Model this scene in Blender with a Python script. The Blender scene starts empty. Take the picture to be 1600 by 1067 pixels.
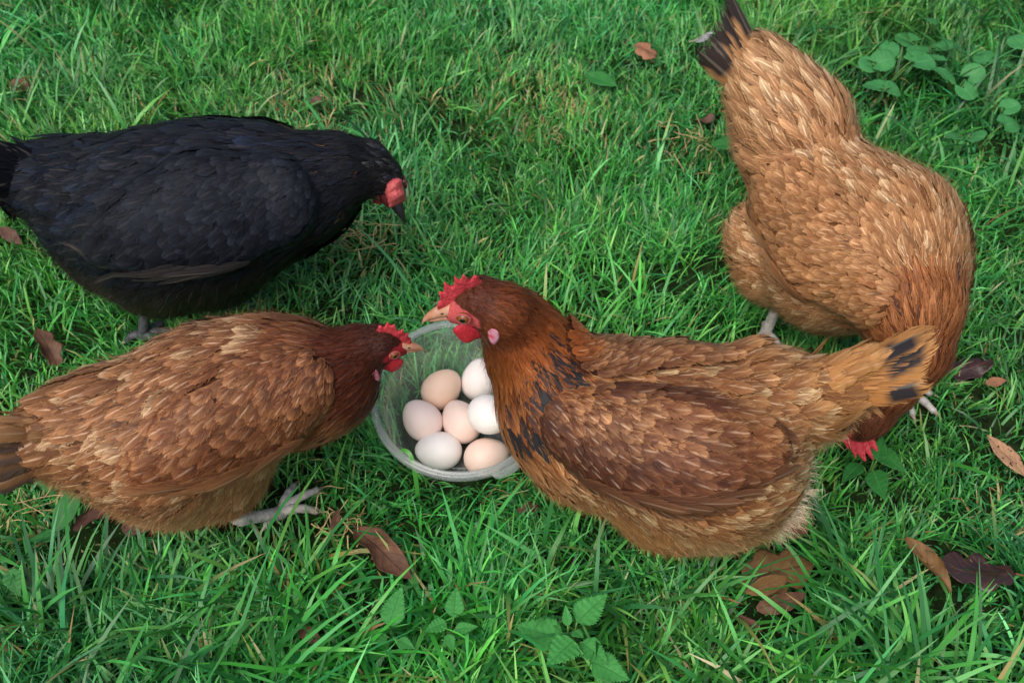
import bpy, math, random
import numpy as np
from mathutils import Vector, Matrix

# ------------------------------------------------------------------ camera, sky, sun, exposure
SC = bpy.context.scene
COL = SC.collection
cam_d = bpy.data.cameras.new('camera')
cam_d.sensor_width = 36.0
cam_d.lens = 36.0
cam_d.clip_start = 0.02
cam_d.clip_end = 400.0
cam_d.dof.use_dof = True
cam_d.dof.focus_distance = 1.04
cam_d.dof.aperture_fstop = 9.0
cam = bpy.data.objects.new('camera', cam_d)
cam.location = (0, 0, 1.02)
cam.rotation_euler = (math.radians(42.0), 0, 0)
COL.objects.link(cam)
SC.camera = cam

SUN_DIR = Vector((-0.30, -0.48, 0.85)).normalized()
world = bpy.data.worlds.new('World')
SC.world = world
world.use_nodes = True
wn = world.node_tree.nodes
wl = world.node_tree.links
wn.clear()
sky = wn.new('ShaderNodeTexSky')
sky.sky_type = 'NISHITA'
sky.sun_disc = False
sky.sun_elevation = math.asin(SUN_DIR.z)
sky.sun_rotation = math.atan2(SUN_DIR.x, SUN_DIR.y)
sky.air_density = 1.0
sky.dust_density = 6.0
sky.ozone_density = 1.0
bg = wn.new('ShaderNodeBackground')
bg.inputs['Strength'].default_value = 0.105
wo = wn.new('ShaderNodeOutputWorld')
wl.new(sky.outputs[0], bg.inputs['Color'])
wl.new(bg.outputs[0], wo.inputs['Surface'])

sun_d = bpy.data.lights.new('sun', 'SUN')
sun_d.energy = 1.5
sun_d.angle = math.radians(60)
sun_d.color = (1.0, 0.985, 0.965)
sun = bpy.data.objects.new('sun', sun_d)
sun.rotation_euler = SUN_DIR.to_track_quat('Z', 'Y').to_euler()
sun.location = (-2, 2, 4)
COL.objects.link(sun)

SC.view_settings.view_transform = 'Standard'
SC.view_settings.look = 'None'
SC.view_settings.gamma = 1.0
SC.view_settings.use_curve_mapping = False
SC.view_settings.exposure = 0.38
SC.render.engine = 'CYCLES'
SC.cycles.max_bounces = 8
SC.cycles.diffuse_bounces = 3
SC.cycles.glossy_bounces = 2
SC.cycles.transmission_bounces = 4
SC.cycles.transparent_max_bounces = 24
SC.cycles.caustics_reflective = False
SC.cycles.caustics_refractive = False
SC.cycles.use_denoising = True

RNG = np.random.default_rng(7)


# ------------------------------------------------------------------ helpers
def lin(rgb, k=1.0):
    c = np.asarray(rgb, float) / 255.0
    c = np.where(c <= 0.04045, c / 12.92, ((c + 0.055) / 1.055) ** 2.4)
    return c * k


def link(o, parent=None):
    COL.objects.link(o)
    if parent is not None:
        o.parent = parent
    return o


def tag(o, label=None, cat=None, group=None, kind=None):
    for k, v in (('label', label), ('category', cat), ('group', group), ('kind', kind)):
        if v:
            o[k] = v
    return o


def empty(name, loc):
    o = bpy.data.objects.new(name, None)
    o.empty_display_size = 0.05
    o.location = loc
    return link(o)


def mesh_np(name, V, Q=None, T=None, smooth=True, uv=None, cols=None, nrm=None):
    """Mesh from numpy arrays: V (n,3), quads Q and triangles T, per-vertex uv and colour attributes."""
    me = bpy.data.meshes.new(name)
    V = np.ascontiguousarray(V, np.float32)
    loops, tot = [], []
    if Q is not None and len(Q):
        loops.append(np.asarray(Q, np.int32).ravel())
        tot.append(np.full(len(Q), 4, np.int32))
    if T is not None and len(T):
        loops.append(np.asarray(T, np.int32).ravel())
        tot.append(np.full(len(T), 3, np.int32))
    loops = np.concatenate(loops)
    tot = np.concatenate(tot)
    me.vertices.add(len(V))
    me.vertices.foreach_set('co', V.ravel())
    me.loops.add(len(loops))
    me.loops.foreach_set('vertex_index', loops)
    me.polygons.add(len(tot))
    st = np.concatenate([[0], np.cumsum(tot)[:-1]]).astype(np.int32)
    me.polygons.foreach_set('loop_start', st)
    me.polygons.foreach_set('use_smooth', np.full(len(tot), smooth, bool))
    if uv is not None:
        l = me.uv_layers.new(name='UVMap')
        l.data.foreach_set('uv', np.ascontiguousarray(np.asarray(uv, np.float32)[loops]).ravel())
    for k, c in (cols or {}).items():
        c = np.asarray(c, np.float32)
        if c.shape[1] == 3:
            c = np.concatenate([c, np.ones((len(c), 1), np.float32)], 1)
        a = me.attributes.new(k, 'FLOAT_COLOR', 'POINT')
        a.data.foreach_set('color', np.ascontiguousarray(c).ravel())
    me.update(calc_edges=True)
    me.validate()
    if nrm is not None:
        me.normals_split_custom_set_from_vertices(np.ascontiguousarray(nrm, np.float32))
    return me


def mobj(name, me, mat, parent=None):
    o = bpy.data.objects.new(name, me)
    if mat is not None and not me.materials:
        me.materials.append(mat)
    return link(o, parent)


def unit(a):
    a = np.asarray(a, float)
    return a / np.maximum(np.linalg.norm(a, axis=-1, keepdims=True), 1e-9)


def vnoise(x, y, f, seed=0):
    """Smooth 2-D pseudo-noise in about -1..1."""
    r = np.random.default_rng(seed)
    s = 0
    for i in range(6):
        a = r.uniform(0, 6.283)
        k = f * r.uniform(0.6, 1.7)
        s = s + np.sin((x * math.cos(a) + y * math.sin(a)) * k + r.uniform(0, 6.283))
    return s / 3.2


def ground_z(x, y):
    return 0.006 * vnoise(np.asarray(x), np.asarray(y), 7.0, 3)


# ------------------------------------------------------------------ materials
def new_mat(name):
    m = bpy.data.materials.new(name)
    m.use_nodes = True
    nt = m.node_tree
    nt.nodes.clear()
    return m, nt.nodes, nt.links


def nd(N, t, **kw):
    n = N.new(t)
    for k, v in kw.items():
        if k.startswith('in_'):
            n.inputs[k[3:].replace('_', ' ')].default_value = v
        else:
            setattr(n, k, v)
    return n


def math_n(N, L, op, a, b=None, c=None, clamp=False):
    n = N.new('ShaderNodeMath')
    n.operation = op
    n.use_clamp = clamp
    for i, v in enumerate((a, b, c)):
        if v is None:
            continue
        if isinstance(v, (int, float)):
            n.inputs[i].default_value = v
        else:
            L.new(v, n.inputs[i])
    return n.outputs[0]


def mix_c(N, L, fac, a, b, mode='MIX'):
    n = N.new('ShaderNodeMix')
    n.data_type = 'RGBA'
    n.blend_type = mode
    n.clamp_factor = True
    for sock, v in ((n.inputs[0], fac), (n.inputs[6], a), (n.inputs[7], b)):
        if isinstance(v, (int, float)):
            sock.default_value = v
        elif isinstance(v, (tuple, list, np.ndarray)):
            sock.default_value = (*[float(q) for q in v[:3]], 1.0)
        else:
            L.new(v, sock)
    return n.outputs[2]


def feather_mat(name, rough=0.55, spec=0.22, ragged=0.52, sheen=0.1, sheen_col=(1, 0.8, 0.6), barb=0.26):
    m, N, L = new_mat(name)
    uv = nd(N, 'ShaderNodeUVMap', uv_map='UVMap')
    sep = N.new('ShaderNodeSeparateXYZ')
    L.new(uv.outputs[0], sep.inputs[0])
    fc = nd(N, 'ShaderNodeAttribute', attribute_name='fc')
    fe = nd(N, 'ShaderNodeAttribute', attribute_name='fe')
    u = math_n(N, L, 'MULTIPLY_ADD', sep.outputs[0], 2.0, -1.0)
    au = math_n(N, L, 'ABSOLUTE', u)
    v = sep.outputs[1]
    # barbs run outwards and forwards from the shaft
    along = math_n(N, L, 'MULTIPLY_ADD', au, -0.45, v)
    cx = N.new('ShaderNodeCombineXYZ')
    L.new(math_n(N, L, 'MULTIPLY', along, 26.0), cx.inputs[0])
    L.new(math_n(N, L, 'MULTIPLY', u, 1.6), cx.inputs[1])
    L.new(math_n(N, L, 'MULTIPLY', fc.outputs['Alpha'], 57.0), cx.inputs[2])
    no = nd(N, 'ShaderNodeTexNoise', in_Scale=1.0, in_Detail=2.0, in_Roughness=0.6)
    L.new(cx.outputs[0], no.inputs['Vector'])
    bn = no.outputs[0]
    # edge / tip colour
    tipf = math_n(N, L, 'POWER', v, 2.2)
    ef = math_n(N, L, 'MAXIMUM', math_n(N, L, 'POWER', au, 3.0), tipf)
    ef = math_n(N, L, 'ADD', ef, math_n(N, L, 'MULTIPLY_ADD', bn, 0.9, -0.45), clamp=True)
    col = mix_c(N, L, ef, fc.outputs['Color'], fe.outputs['Color'])
    # fine streaks of the barbs
    val = math_n(N, L, 'MULTIPLY_ADD', bn, 2 * barb, 1.0 - barb)
    col = mix_c(N, L, 1.0, col, val, 'MULTIPLY')
    # shaft
    sm = N.new('ShaderNodeMapRange')
    sm.interpolation_type = 'SMOOTHSTEP'
    sm.inputs['From Min'].default_value = 0.17
    sm.inputs['From Max'].default_value = 0.04
    L.new(au, sm.inputs['Value'])
    vm = N.new('ShaderNodeMapRange')
    vm.interpolation_type = 'SMOOTHSTEP'
    vm.inputs['From Min'].default_value = 0.25
    vm.inputs['From Max'].default_value = 0.6
    L.new(v, vm.inputs['Value'])
    sf = math_n(N, L, 'MULTIPLY', math_n(N, L, 'MULTIPLY', sm.outputs[0], vm.outputs[0]), fe.outputs['Alpha'])
    pale = mix_c(N, L, 1.0, mix_c(N, L, 0.22, fe.outputs['Color'], (1, 0.86, 0.66)), (1.1, 1.1, 1.1), 'MULTIPLY')
    col = mix_c(N, L, sf, col, pale)
    bs = N.new('ShaderNodeBsdfPrincipled')
    L.new(col, bs.inputs['Base Color'])
    bs.inputs['Roughness'].default_value = rough
    bs.inputs['Specular IOR Level'].default_value = spec
    bs.inputs['Specular Tint'].default_value = (0.6, 0.78, 1, 1) if 'black' in name else (1, 1, 1, 1)
    bs.inputs['Sheen Weight'].default_value = sheen
    bs.inputs['Sheen Roughness'].default_value = 0.4
    bs.inputs['Sheen Tint'].default_value = (*sheen_col, 1)
    bu = nd(N, 'ShaderNodeBump', in_Strength=0.22, in_Distance=0.002)
    L.new(bn, bu.inputs['Height'])
    L.new(bu.outputs[0], bs.inputs['Normal'])
    # ragged outline
    rim = math_n(N, L, 'MAXIMUM', au, math_n(N, L, 'MULTIPLY_ADD', v, 2.2, -1.2))
    thr = math_n(N, L, 'MULTIPLY_ADD', bn, 2.4 * ragged, 1.0 - 1.45 * ragged)
    al = math_n(N, L, 'LESS_THAN', rim, thr)
    tr = N.new('ShaderNodeBsdfTransparent')
    ms = N.new('ShaderNodeMixShader')
    L.new(al, ms.inputs[0])
    L.new(tr.outputs[0], ms.inputs[1])
    L.new(bs.outputs[0], ms.inputs[2])
    out = N.new('ShaderNodeOutputMaterial')
    L.new(ms.outputs[0], out.inputs['Surface'])
    return m


def attr_mat(name, attr, rough=0.7, spec=0.2, trans=0.0, noise=0.0, nscale=200.0, bump=0.0, coat=0.0, sss=0.0, ssr=(1, .3, .2)):
    """Principled with a vertex colour attribute, optional noise, bump and translucency."""
    m, N, L = new_mat(name)
    a = nd(N, 'ShaderNodeAttribute', attribute_name=attr)
    col = a.outputs['Color']
    bs = N.new('ShaderNodeBsdfPrincipled')
    if noise or bump:
        tc = N.new('ShaderNodeTexCoord')
        no = nd(N, 'ShaderNodeTexNoise', in_Scale=nscale, in_Detail=3.0)
        L.new(tc.outputs['Object'], no.inputs['Vector'])
        if noise:
            val = math_n(N, L, 'MULTIPLY_ADD', no.outputs[0], 2 * noise, 1 - noise)
            col = mix_c(N, L, 1.0, col, val, 'MULTIPLY')
        if bump:
            bu = nd(N, 'ShaderNodeBump', in_Strength=bump, in_Distance=0.002)
            L.new(no.outputs[0], bu.inputs['Height'])
            L.new(bu.outputs[0], bs.inputs['Normal'])
    L.new(col, bs.inputs['Base Color'])
    bs.inputs['Roughness'].default_value = rough
    bs.inputs['Specular IOR Level'].default_value = spec
    bs.inputs['Coat Weight'].default_value = coat
    if sss:
        bs.inputs['Subsurface Weight'].default_value = sss
        bs.inputs['Subsurface Radius'].default_value = ssr
        bs.inputs['Subsurface Scale'].default_value = 0.003
    out = N.new('ShaderNodeOutputMaterial')
    if trans:
        t = N.new('ShaderNodeBsdfTranslucent')
        L.new(mix_c(N, L, 1.0, col, (1.25, 1.15, 0.5), 'MULTIPLY'), t.inputs['Color'])
        ms = N.new('ShaderNodeMixShader')
        ms.inputs[0].default_value = trans
        L.new(bs.outputs[0], ms.inputs[1])
        L.new(t.outputs[0], ms.inputs[2])
        L.new(ms.outputs[0], out.inputs['Surface'])
    else:
        L.new(bs.outputs[0], out.inputs['Surface'])
    return m


def flat_mat(name, rgb, rough=0.5, spec=0.4, noise=0.0, nscale=120.0, bump=0.0, rgb2=None, sss=0.0, bump_d=0.002):
    """Principled of one base colour mottled towards a second by noise."""
    m, N, L = new_mat(name)
    bs = N.new('ShaderNodeBsdfPrincipled')
    bs.inputs['Roughness'].default_value = rough
    bs.inputs['Specular IOR Level'].default_value = spec
    bs.inputs['Base Color'].default_value = (*[float(q) for q in rgb], 1)
    if noise or bump:
        tc = N.new('ShaderNodeTexCoord')
        no = nd(N, 'ShaderNodeTexNoise', in_Scale=nscale, in_Detail=4.0)
        L.new(tc.outputs['Object'], no.inputs['Vector'])
        f = math_n(N, L, 'MULTIPLY_ADD', no.outputs[0], 3.0, -1.0, clamp=True)
        f = math_n(N, L, 'MULTIPLY', f, noise)
        L.new(mix_c(N, L, f, rgb, rgb2 if rgb2 is not None else np.asarray(rgb) * 0.5), bs.inputs['Base Color'])
        if bump:
            bu = nd(N, 'ShaderNodeBump', in_Strength=bump, in_Distance=bump_d)
            L.new(no.outputs[0], bu.inputs['Height'])
            L.new(bu.outputs[0], bs.inputs['Normal'])
    if sss:
        bs.inputs['Subsurface Weight'].default_value = sss
        bs.inputs['Subsurface Radius'].default_value = (1.0, 0.35, 0.2)
        bs.inputs['Subsurface Scale'].default_value = 0.004
    out = N.new('ShaderNodeOutputMaterial')
    L.new(bs.outputs[0], out.inputs['Surface'])
    return m


def plastic_mat(name, milk, tint=(0.975, 0.985, 0.98)):
    """Clear food-tub plastic: mostly see-through, slightly milky, glossy."""
    m, N, L = new_mat(name)
    tr = N.new('ShaderNodeBsdfTransparent')
    tr.inputs['Color'].default_value = (*tint, 1)
    df = N.new('ShaderNodeBsdfDiffuse')
    df.inputs['Color'].default_value = (0.78, 0.82, 0.84, 1)
    tc = N.new('ShaderNodeTexCoord')
    no = nd(N, 'ShaderNodeTexNoise', in_Scale=38.0, in_Detail=5.0)
    L.new(tc.outputs['Object'], no.inputs['Vector'])
    mk = math_n(N, L, 'MULTIPLY', math_n(N, L, 'MULTIPLY_ADD', no.outputs[0], 0.5, 0.75), milk)
    tl = N.new('ShaderNodeBsdfTranslucent')
    tl.inputs['Color'].default_value = (0.86, 0.9, 0.9, 1)
    m0 = N.new('ShaderNodeMixShader')
    m0.inputs[0].default_value = 0.5
    L.new(df.outputs[0], m0.inputs[1])
    L.new(tl.outputs[0], m0.inputs[2])
    m1 = N.new('ShaderNodeMixShader')
    L.new(mk, m1.inputs[0])
    L.new(tr.outputs[0], m1.inputs[1])
    L.new(m0.outputs[0], m1.inputs[2])
    gl = N.new('ShaderNodeBsdfGlossy')
    gl.inputs['Roughness'].default_value = 0.12
    gl.inputs['Color'].default_value = (1, 1, 1, 1)
    fr = nd(N, 'ShaderNodeLayerWeight', in_Blend=0.5)
    bu = nd(N, 'ShaderNodeBump', in_Strength=0.03, in_Distance=0.001)
    L.new(no.outputs[0], bu.inputs['Height'])
    L.new(bu.outputs[0], gl.inputs['Normal'])
    ff = math_n(N, L, 'MULTIPLY_ADD', math_n(N, L, 'POWER', fr.outputs['Facing'], 4.0), 0.3, 0.035)
    m2 = N.new('ShaderNodeMixShader')
    L.new(ff, m2.inputs[0])
    L.new(m1.outputs[0], m2.inputs[1])
    L.new(gl.outputs[0], m2.inputs[2])
    out = N.new('ShaderNodeOutputMaterial')
    L.new(m2.outputs[0], out.inputs['Surface'])
    return m


M = {}
M['feather'] = feather_mat('brown_feather')
M['black_feather'] = feather_mat('black_feather', rough=0.5, spec=0.10, ragged=0.45, sheen=0.0, barb=0.35)
M['black_down'] = attr_mat('black_down', 'fc', rough=0.5, spec=0.15)
M['skin_under'] = attr_mat('under_plumage', 'bc', rough=0.75, spec=0.15, noise=0.4, nscale=420, bump=0.7)
M['fluff'] = attr_mat('down', 'fc', rough=0.85, spec=0.08)
M['comb'] = flat_mat('comb_skin', lin((200, 72, 78)), 0.6, 0.3, 0.9, 380, 0.9, lin((164, 40, 54)), sss=0.1)
M['comb_pale'] = flat_mat('pale_comb_skin', lin((204, 104, 104)), 0.55, 0.35, 0.9, 300, 0.8, lin((172, 60, 66)), sss=0.1)
M['iris_dark'] = flat_mat('dark_iris', lin((60, 40, 30)), 0.12, 0.6)
M['lid_dark'] = flat_mat('dark_eyelid', lin((104, 58, 60)), 0.6, 0.3, 0.5, 300, 0.4)
M['wattle'] = flat_mat('wattle_skin', lin((196, 48, 62)), 0.5, 0.35, 0.7, 420, 0.7, lin((158, 30, 46)), sss=0.15)
M['earlobe'] = flat_mat('earlobe_skin', lin((192, 64, 82)), 0.6, 0.3, 0.8, 170, 0.6, lin((196, 160, 180)), sss=0.1)
M['eyelid'] = flat_mat('eyelid_skin', lin((172, 88, 86)), 0.6, 0.3, 0.6, 300, 0.5, lin((150, 62, 64)))
M['beak'] = flat_mat('horn_beak', lin((188, 148, 124)), 0.4, 0.45, 0.9, 90, 0.1, lin((166, 104, 68)))
M['beak_black'] = flat_mat('black_beak', lin((34, 34, 38)), 0.3, 0.5, 0.4, 90, 0.1)
M['iris'] = flat_mat('iris', lin((124, 74, 38)), 0.1, 0.6)
M['pupil'] = flat_mat('pupil', (0.004, 0.004, 0.004), 0.05, 0.8)
M['leg_grey'] = flat_mat('pale_scaly_leg', lin((212, 206, 198)), 0.55, 0.35, 0.7, 160, 0.6, lin((150, 142, 134)))
M['leg_dark'] = flat_mat('slate_scaly_leg', lin((84, 86, 92)), 0.55, 0.35, 0.7, 160, 0.6, lin((48, 48, 52)))
M['claw'] = flat_mat('claw_horn', lin((180, 164, 148)), 0.4, 0.4)
M['plastic'] = plastic_mat('clear_plastic', 0.11)
M['plastic_rim'] = plastic_mat('clear_plastic_rim', 0.30)
M['grass'] = attr_mat('grass_blade', 'gc', rough=0.4, spec=0.5, trans=0.14)
M['straw'] = attr_mat('dry_straw', 'gc', rough=0.7, spec=0.2)
M['soil'] = flat_mat('soil_and_thatch', lin((40, 64, 30)), 0.95, 0.05, 1.0, 55, 0.8, lin((28, 32, 20)), bump_d=0.01)


# ------------------------------------------------------------------ implicit surfaces
def smin(a, b, k):
    h = np.clip(0.5 + 0.5 * (b - a) / k, 0, 1)
    return b * (1 - h) + a * h - k * h * (1 - h)


class Body:
    """Smooth union of tapered capsules (spine) and balls (thighs, belly, crop)."""

    def __init__(self, chain, lumps, extra=()):
        self.ch = np.array(chain)
        self.lu = np.array(lumps)
        self.ex = [np.array(e) for e in extra]

    def __call__(self, p):
        d = None
        for a, b in zip(self.ch[:-1], self.ch[1:]):
            ab = b[:3] - a[:3]
            t = np.clip((p - a[:3]) @ ab / (ab @ ab), 0, 1)
            e = np.linalg.norm(p - a[:3] - t[:, None] * ab, axis=1) - (a[3] + t * (b[3] - a[3]))
            d = e if d is None else smin(d, e, 0.012)
        for l in self.lu:
            d = smin(d, np.linalg.norm(p - l[:3], axis=1) - l[3], 0.03)
        for a, b in self.ex:
            ab = b[:3] - a[:3]
            t = np.clip((p - a[:3]) @ ab / (ab @ ab), 0, 1)
            e = np.linalg.norm(p - a[:3] - t[:, None] * ab, axis=1) - (a[3] + t * (b[3] - a[3]))
            d = smin(d, e, 0.008)
        return d

    def spine(self, p):
        """Spine coordinate (0 at the head, index of the chain) and tail-ward direction."""
        best = np.full(len(p), 1e9)
        s = np.zeros(len(p))
        for i, (a, b) in enumerate(zip(self.ch[:-1], self.ch[1:])):
            ab = b[:3] - a[:3]
            t = np.clip((p - a[:3]) @ ab / (ab @ ab), 0, 1)
            e = np.linalg.norm(p - a[:3] - t[:, None] * ab, axis=1) - (a[3] + t * (b[3] - a[3]))
            m = e < best
            best[m] = e[m]
            s[m] = i + t[m]
        tan = unit(self.ch[1:, :3] - self.ch[:-1, :3])
        w = 1.0 / (np.abs(s[:, None] - (np.arange(len(tan)) + 0.5)[None, :]) + 0.35) ** 3
        return s, unit(w @ tan)


class Wing:
    """A folded wing: a shell that lies on the flank along an axis, thick in the middle."""

    def __init__(self, pts, body, thick=0.017):
        self.w = np.array(pts)
        self.body = body
        self.th = thick

    def __call__(self, p):
        d = None
        W = self.w
        hb = self.body(p) - .002
        for i in range(len(W) - 1):
            a, b = W[i], W[i + 1]
            A, B = a[:3], b[:3]
            ab = B - A
            t = np.clip((p - A) @ ab / (ab @ ab), 0, 1)
            q = p - A - t[:, None] * ab
            r = a[3] + t * (b[3] - a[3])
            th = self.th * np.clip(r / 0.045, 0.5, 1.0)
            q2 = np.maximum(np.sum(q * q, 1) - hb ** 2, 0)
            e = (np.sqrt((q2 / r ** 2) ** 1.5 + np.abs(hb / th) ** 3 + 1e-12) ** (2 / 3) - 1) * th
            d = e if d is None else smin(d, e, 0.006)
        return d

    def axis(self, p):
        W = self.w[:, :3]
        tan = unit(W[1:] - W[:-1])
        mid = (W[1:] + W[:-1]) / 2
        w = 1 / (np.linalg.norm(p[:, None] - mid[None], axis=2) + 0.01) ** 3
        t = (p - W[0]) @ (W[-1] - W[0]) / np.sum((W[-1] - W[0]) ** 2)
        return unit(w @ tan), t


def dist_grad(fn, p, e=0.0008):
    d = fn(p)
    g = np.stack([fn(p + np.eye(3)[i] * e) - d for i in range(3)], 1) / e
    m = np.maximum(np.linalg.norm(g, axis=1), 0.15)
    return d / m, g / m[:, None]


def surfnet(fn, lo, hi, h):
    """Naive surface nets: a closed quad mesh of fn = 0."""
    ax = [np.arange(lo[i], hi[i] + h, h) for i in range(3)]
    G = np.stack(np.meshgrid(*ax, indexing='ij'), -1)
    sh = G.shape[:3]
    P = G.reshape(-1, 3)
    val = np.concatenate([fn(c) for c in np.array_split(P, max(1, len(P) // 200000))]).reshape(sh)
    ins = val < 0
    c = np.zeros([s - 1 for s in sh], int)
    for i in (0, 1):
        for j in (0, 1):
            for k in (0, 1):
                c += ins[i:sh[0] - 1 + i, j:sh[1] - 1 + j, k:sh[2] - 1 + k]
    act = (c > 0) & (c < 8)
    idx = -np.ones(act.shape, int)
    cells = np.argwhere(act)
    idx[act] = np.arange(len(cells))
    acc = np.zeros((len(cells), 3))
    cnt = np.zeros(len(cells))
    cor = np.array([(i, j, k) for i in (0, 1) for j in (0, 1) for k in (0, 1)])
    for a in range(8):
        for b in range(a + 1, 8):
            if np.abs(cor[a] - cor[b]).sum() != 1:
                continue
            va = val[tuple((cells + cor[a]).T)]
            vb = val[tuple((cells + cor[b]).T)]
            m = (va < 0) != (vb < 0)
            t = np.where(m, va / np.where(m, va - vb, 1), 0)
            acc += np.where(m[:, None], cor[a] + t[:, None] * (cor[b] - cor[a]), 0)
            cnt += m
    V = (cells + acc / cnt[:, None]) * h + np.array([a[0] for a in ax])
    quads = []
    for d in range(3):
        o1, o2 = [(1, 2), (2, 0), (0, 1)][d]
        sl0 = [slice(None)] * 3
        sl1 = [slice(None)] * 3
        sl0[d] = slice(0, sh[d] - 1)
        sl1[d] = slice(1, sh[d])
        x = ins[tuple(sl0)] != ins[tuple(sl1)]
        e = np.argwhere(x)
        e = e[(e[:, o1] > 0) & (e[:, o2] > 0) & (e[:, o1] < sh[o1] - 1) & (e[:, o2] < sh[o2] - 1)]
        u1 = np.zeros(3, int)
        u1[o1] = 1
        u2 = np.zeros(3, int)
        u2[o2] = 1
        q = np.stack([idx[tuple((e - u1 - u2).T)], idx[tuple((e - u2).T)], idx[tuple(e.T)], idx[tuple((e - u1).T)]], 1)
        fl = ins[tuple(e.T)]
        q[~fl] = q[~fl][:, ::-1]
        quads.append(q)
    return V, np.concatenate(quads)


# ------------------------------------------------------------------ feathers
PROF = {
    'round': ([0, .2, .45, .7, .86, .95, 1], [.35, .8, 1, .98, .78, .5, .15]),
    'lance': ([0, .25, .55, .8, 1], [.5, .95, 1, .6, .08]),
    'fluff': ([0, .3, .6, .85, 1], [.5, 1, 1, .8, .3]),
    'quill': ([0, .12, .5, .8, .93, 1], [.3, .8, 1, .95, .6, .15]),
}


def grid_quads(n, R, C):
    r, c = np.meshgrid(np.arange(R - 1), np.arange(C - 1), indexing='ij')
    b = (r * C + c).ravel()
    q = np.stack([b, b + 1, b + C + 1, b + C], 1)
    return (np.arange(n)[:, None, None] * (R * C) + q[None]).reshape(-1, 4)


def feathers(fn, P, T, L, W, lift, h0, shape, R=5, C=3, camber=0.10, rng=RNG, hug=1.0, soft=0.6):
    """Feather sheets laid like shingles on the surface fn = 0. Returns verts (n,R*C,3) and uv (R*C,2)."""
    n = len(P)
    v = np.linspace(0, 1, R)
    u = np.linspace(-1, 1, C)
    pr = np.interp(v, *PROF[shape])
    _, g = dist_grad(fn, P)
    T = unit(T - np.sum(T * g, 1, keepdims=True) * g)
    B = np.cross(g, T)
    vv, uu = np.meshgrid(v, u, indexing='ij')
    ww = pr[:, None] * u[None, :]
    pos = (P[:, None, None] + T[:, None, None] * (L[:, None, None] * (vv - 0.12)[None])[..., None]
           + B[:, None, None] * (0.5 * W[:, None, None] * ww[None])[..., None])
    bend = rng.normal(0, 0.06, n)
    pos += B[:, None, None] * (L[:, None, None] * bend[:, None, None] * (vv ** 2)[None])[..., None]
    hh = h0[:, None, None] + lift[:, None, None] * L[:, None, None] * (vv ** 1.6)[None] - camber * W[:, None, None] * (uu ** 2 * np.minimum(1, 2 * vv))[None]
    roll = rng.normal(0, 0.05, n)
    hh = hh + roll[:, None, None] * W[:, None, None] * ww[None]
    flat = pos.reshape(-1, 3)
    hf = np.broadcast_to(hh, (n, R, C)).reshape(-1)
    for _ in range(2):
        d, g2 = dist_grad(fn, flat)
        flat = flat + g2 * np.clip(hug * (hf - d), -0.012, 0.012)[:, None]
    uv = np.stack([(uu.ravel() + 1) / 2, vv.ravel()], 1)
    # barbs lie with the coat: shading follows the bird's contour more than each flat sheet
    G = flat.reshape(n, R, C, 3)
    dv = np.gradient(G, axis=1)
    du = np.gradient(G, axis=2)
    gn = unit(np.cross(du, dv))
    g2 = unit(g2).reshape(n, R, C, 3)
    gn = np.where(np.sum(gn * g2, -1, keepdims=True) < 0, -gn, gn)
    nr = unit(gn * (1 - soft) + g2 * soft)
    return flat.reshape(n, R * C, 3), uv, nr.reshape(n, R * C, 3)


def feather_mesh(name, V, uv, A, B, R, C, origin, nr=None):
    n = len(V)
    k = R * C
    return mesh_np(name, V.reshape(-1, 3) - origin, grid_quads(n, R, C)[:, ::-1], uv=np.tile(uv, (n, 1)),
                   cols={'fc': np.repeat(A, k, 0), 'fe': np.repeat(B, k, 0)}, nrm=None if nr is None else nr.reshape(-1, 3))


def poisson(P, rad, rng):
    """Thin the candidates P so that no two are closer than their radius."""
    cell = float(rad.max())
    key = np.floor(P / cell).astype(int)
    grid = {}
    keep = []
    for i in rng.permutation(len(P)):
        kx, ky, kz = key[i]
        p = P[i]
        r2 = rad[i] ** 2
        ok = True
        for dx in (-1, 0, 1):
            for dy in (-1, 0, 1):
                for dz in (-1, 0, 1):
                    for q in grid.get((kx + dx, ky + dy, kz + dz), ()):
                        e = P[q]
                        if (e[0] - p[0]) ** 2 + (e[1] - p[1]) ** 2 + (e[2] - p[2]) ** 2 < r2:
                            ok = False
                            break
                    if not ok:
                        break
                if not ok:
                    break
            if not ok:
                break
        if ok:
            grid.setdefault((kx, ky, kz), []).append(i)
            keep.append(i)
    return np.array(keep, int)


def sample_quads(V, Q, n, rng):
    a = V[Q]
    ar = np.linalg.norm(np.cross(a[:, 2] - a[:, 0], a[:, 3] - a[:, 1]), axis=1)
    i = rng.choice(len(Q), n, p=ar / ar.sum())
    s, t = rng.random((2, n, 1))
    a = a[i]
    return (a[:, 0] * (1 - s) + a[:, 1] * s) * (1 - t) + (a[:, 3] * (1 - s) + a[:, 2] * s) * t


def strands(P, D, L, w, col, origin, rng, gravity=0.25):
    """Fine down: narrow tapering ribbons."""
    n = len(P)
    side = unit(np.cross(D, rng.normal(0, 1, (n, 3))))
    jit = rng.normal(0, 0.22, (n, 3))
    rows = []
    for v in (0, 0.4, 0.75, 1.0):
        c = P + D * (L * v)[:, None] + (jit * (L * v ** 2)[:, None]) + np.array([0, 0, -gravity]) * (L * v ** 2)[:, None]
        wd = (w * (1 - 0.85 * v))[:, None]
        rows += [c - side * wd, c + side * wd]
    V = np.stack(rows, 1)
    q = []
    for r in range(3):
        b = 2 * r
        q.append([b, b + 1, b + 3, b + 2])
    Q = (np.arange(n)[:, None, None] * 8 + np.array(q)[None]).reshape(-1, 4)
    return mesh_np('down', V.reshape(-1, 3) - origin, Q, cols={'fc': np.repeat(col, 8, 0)})


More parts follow.
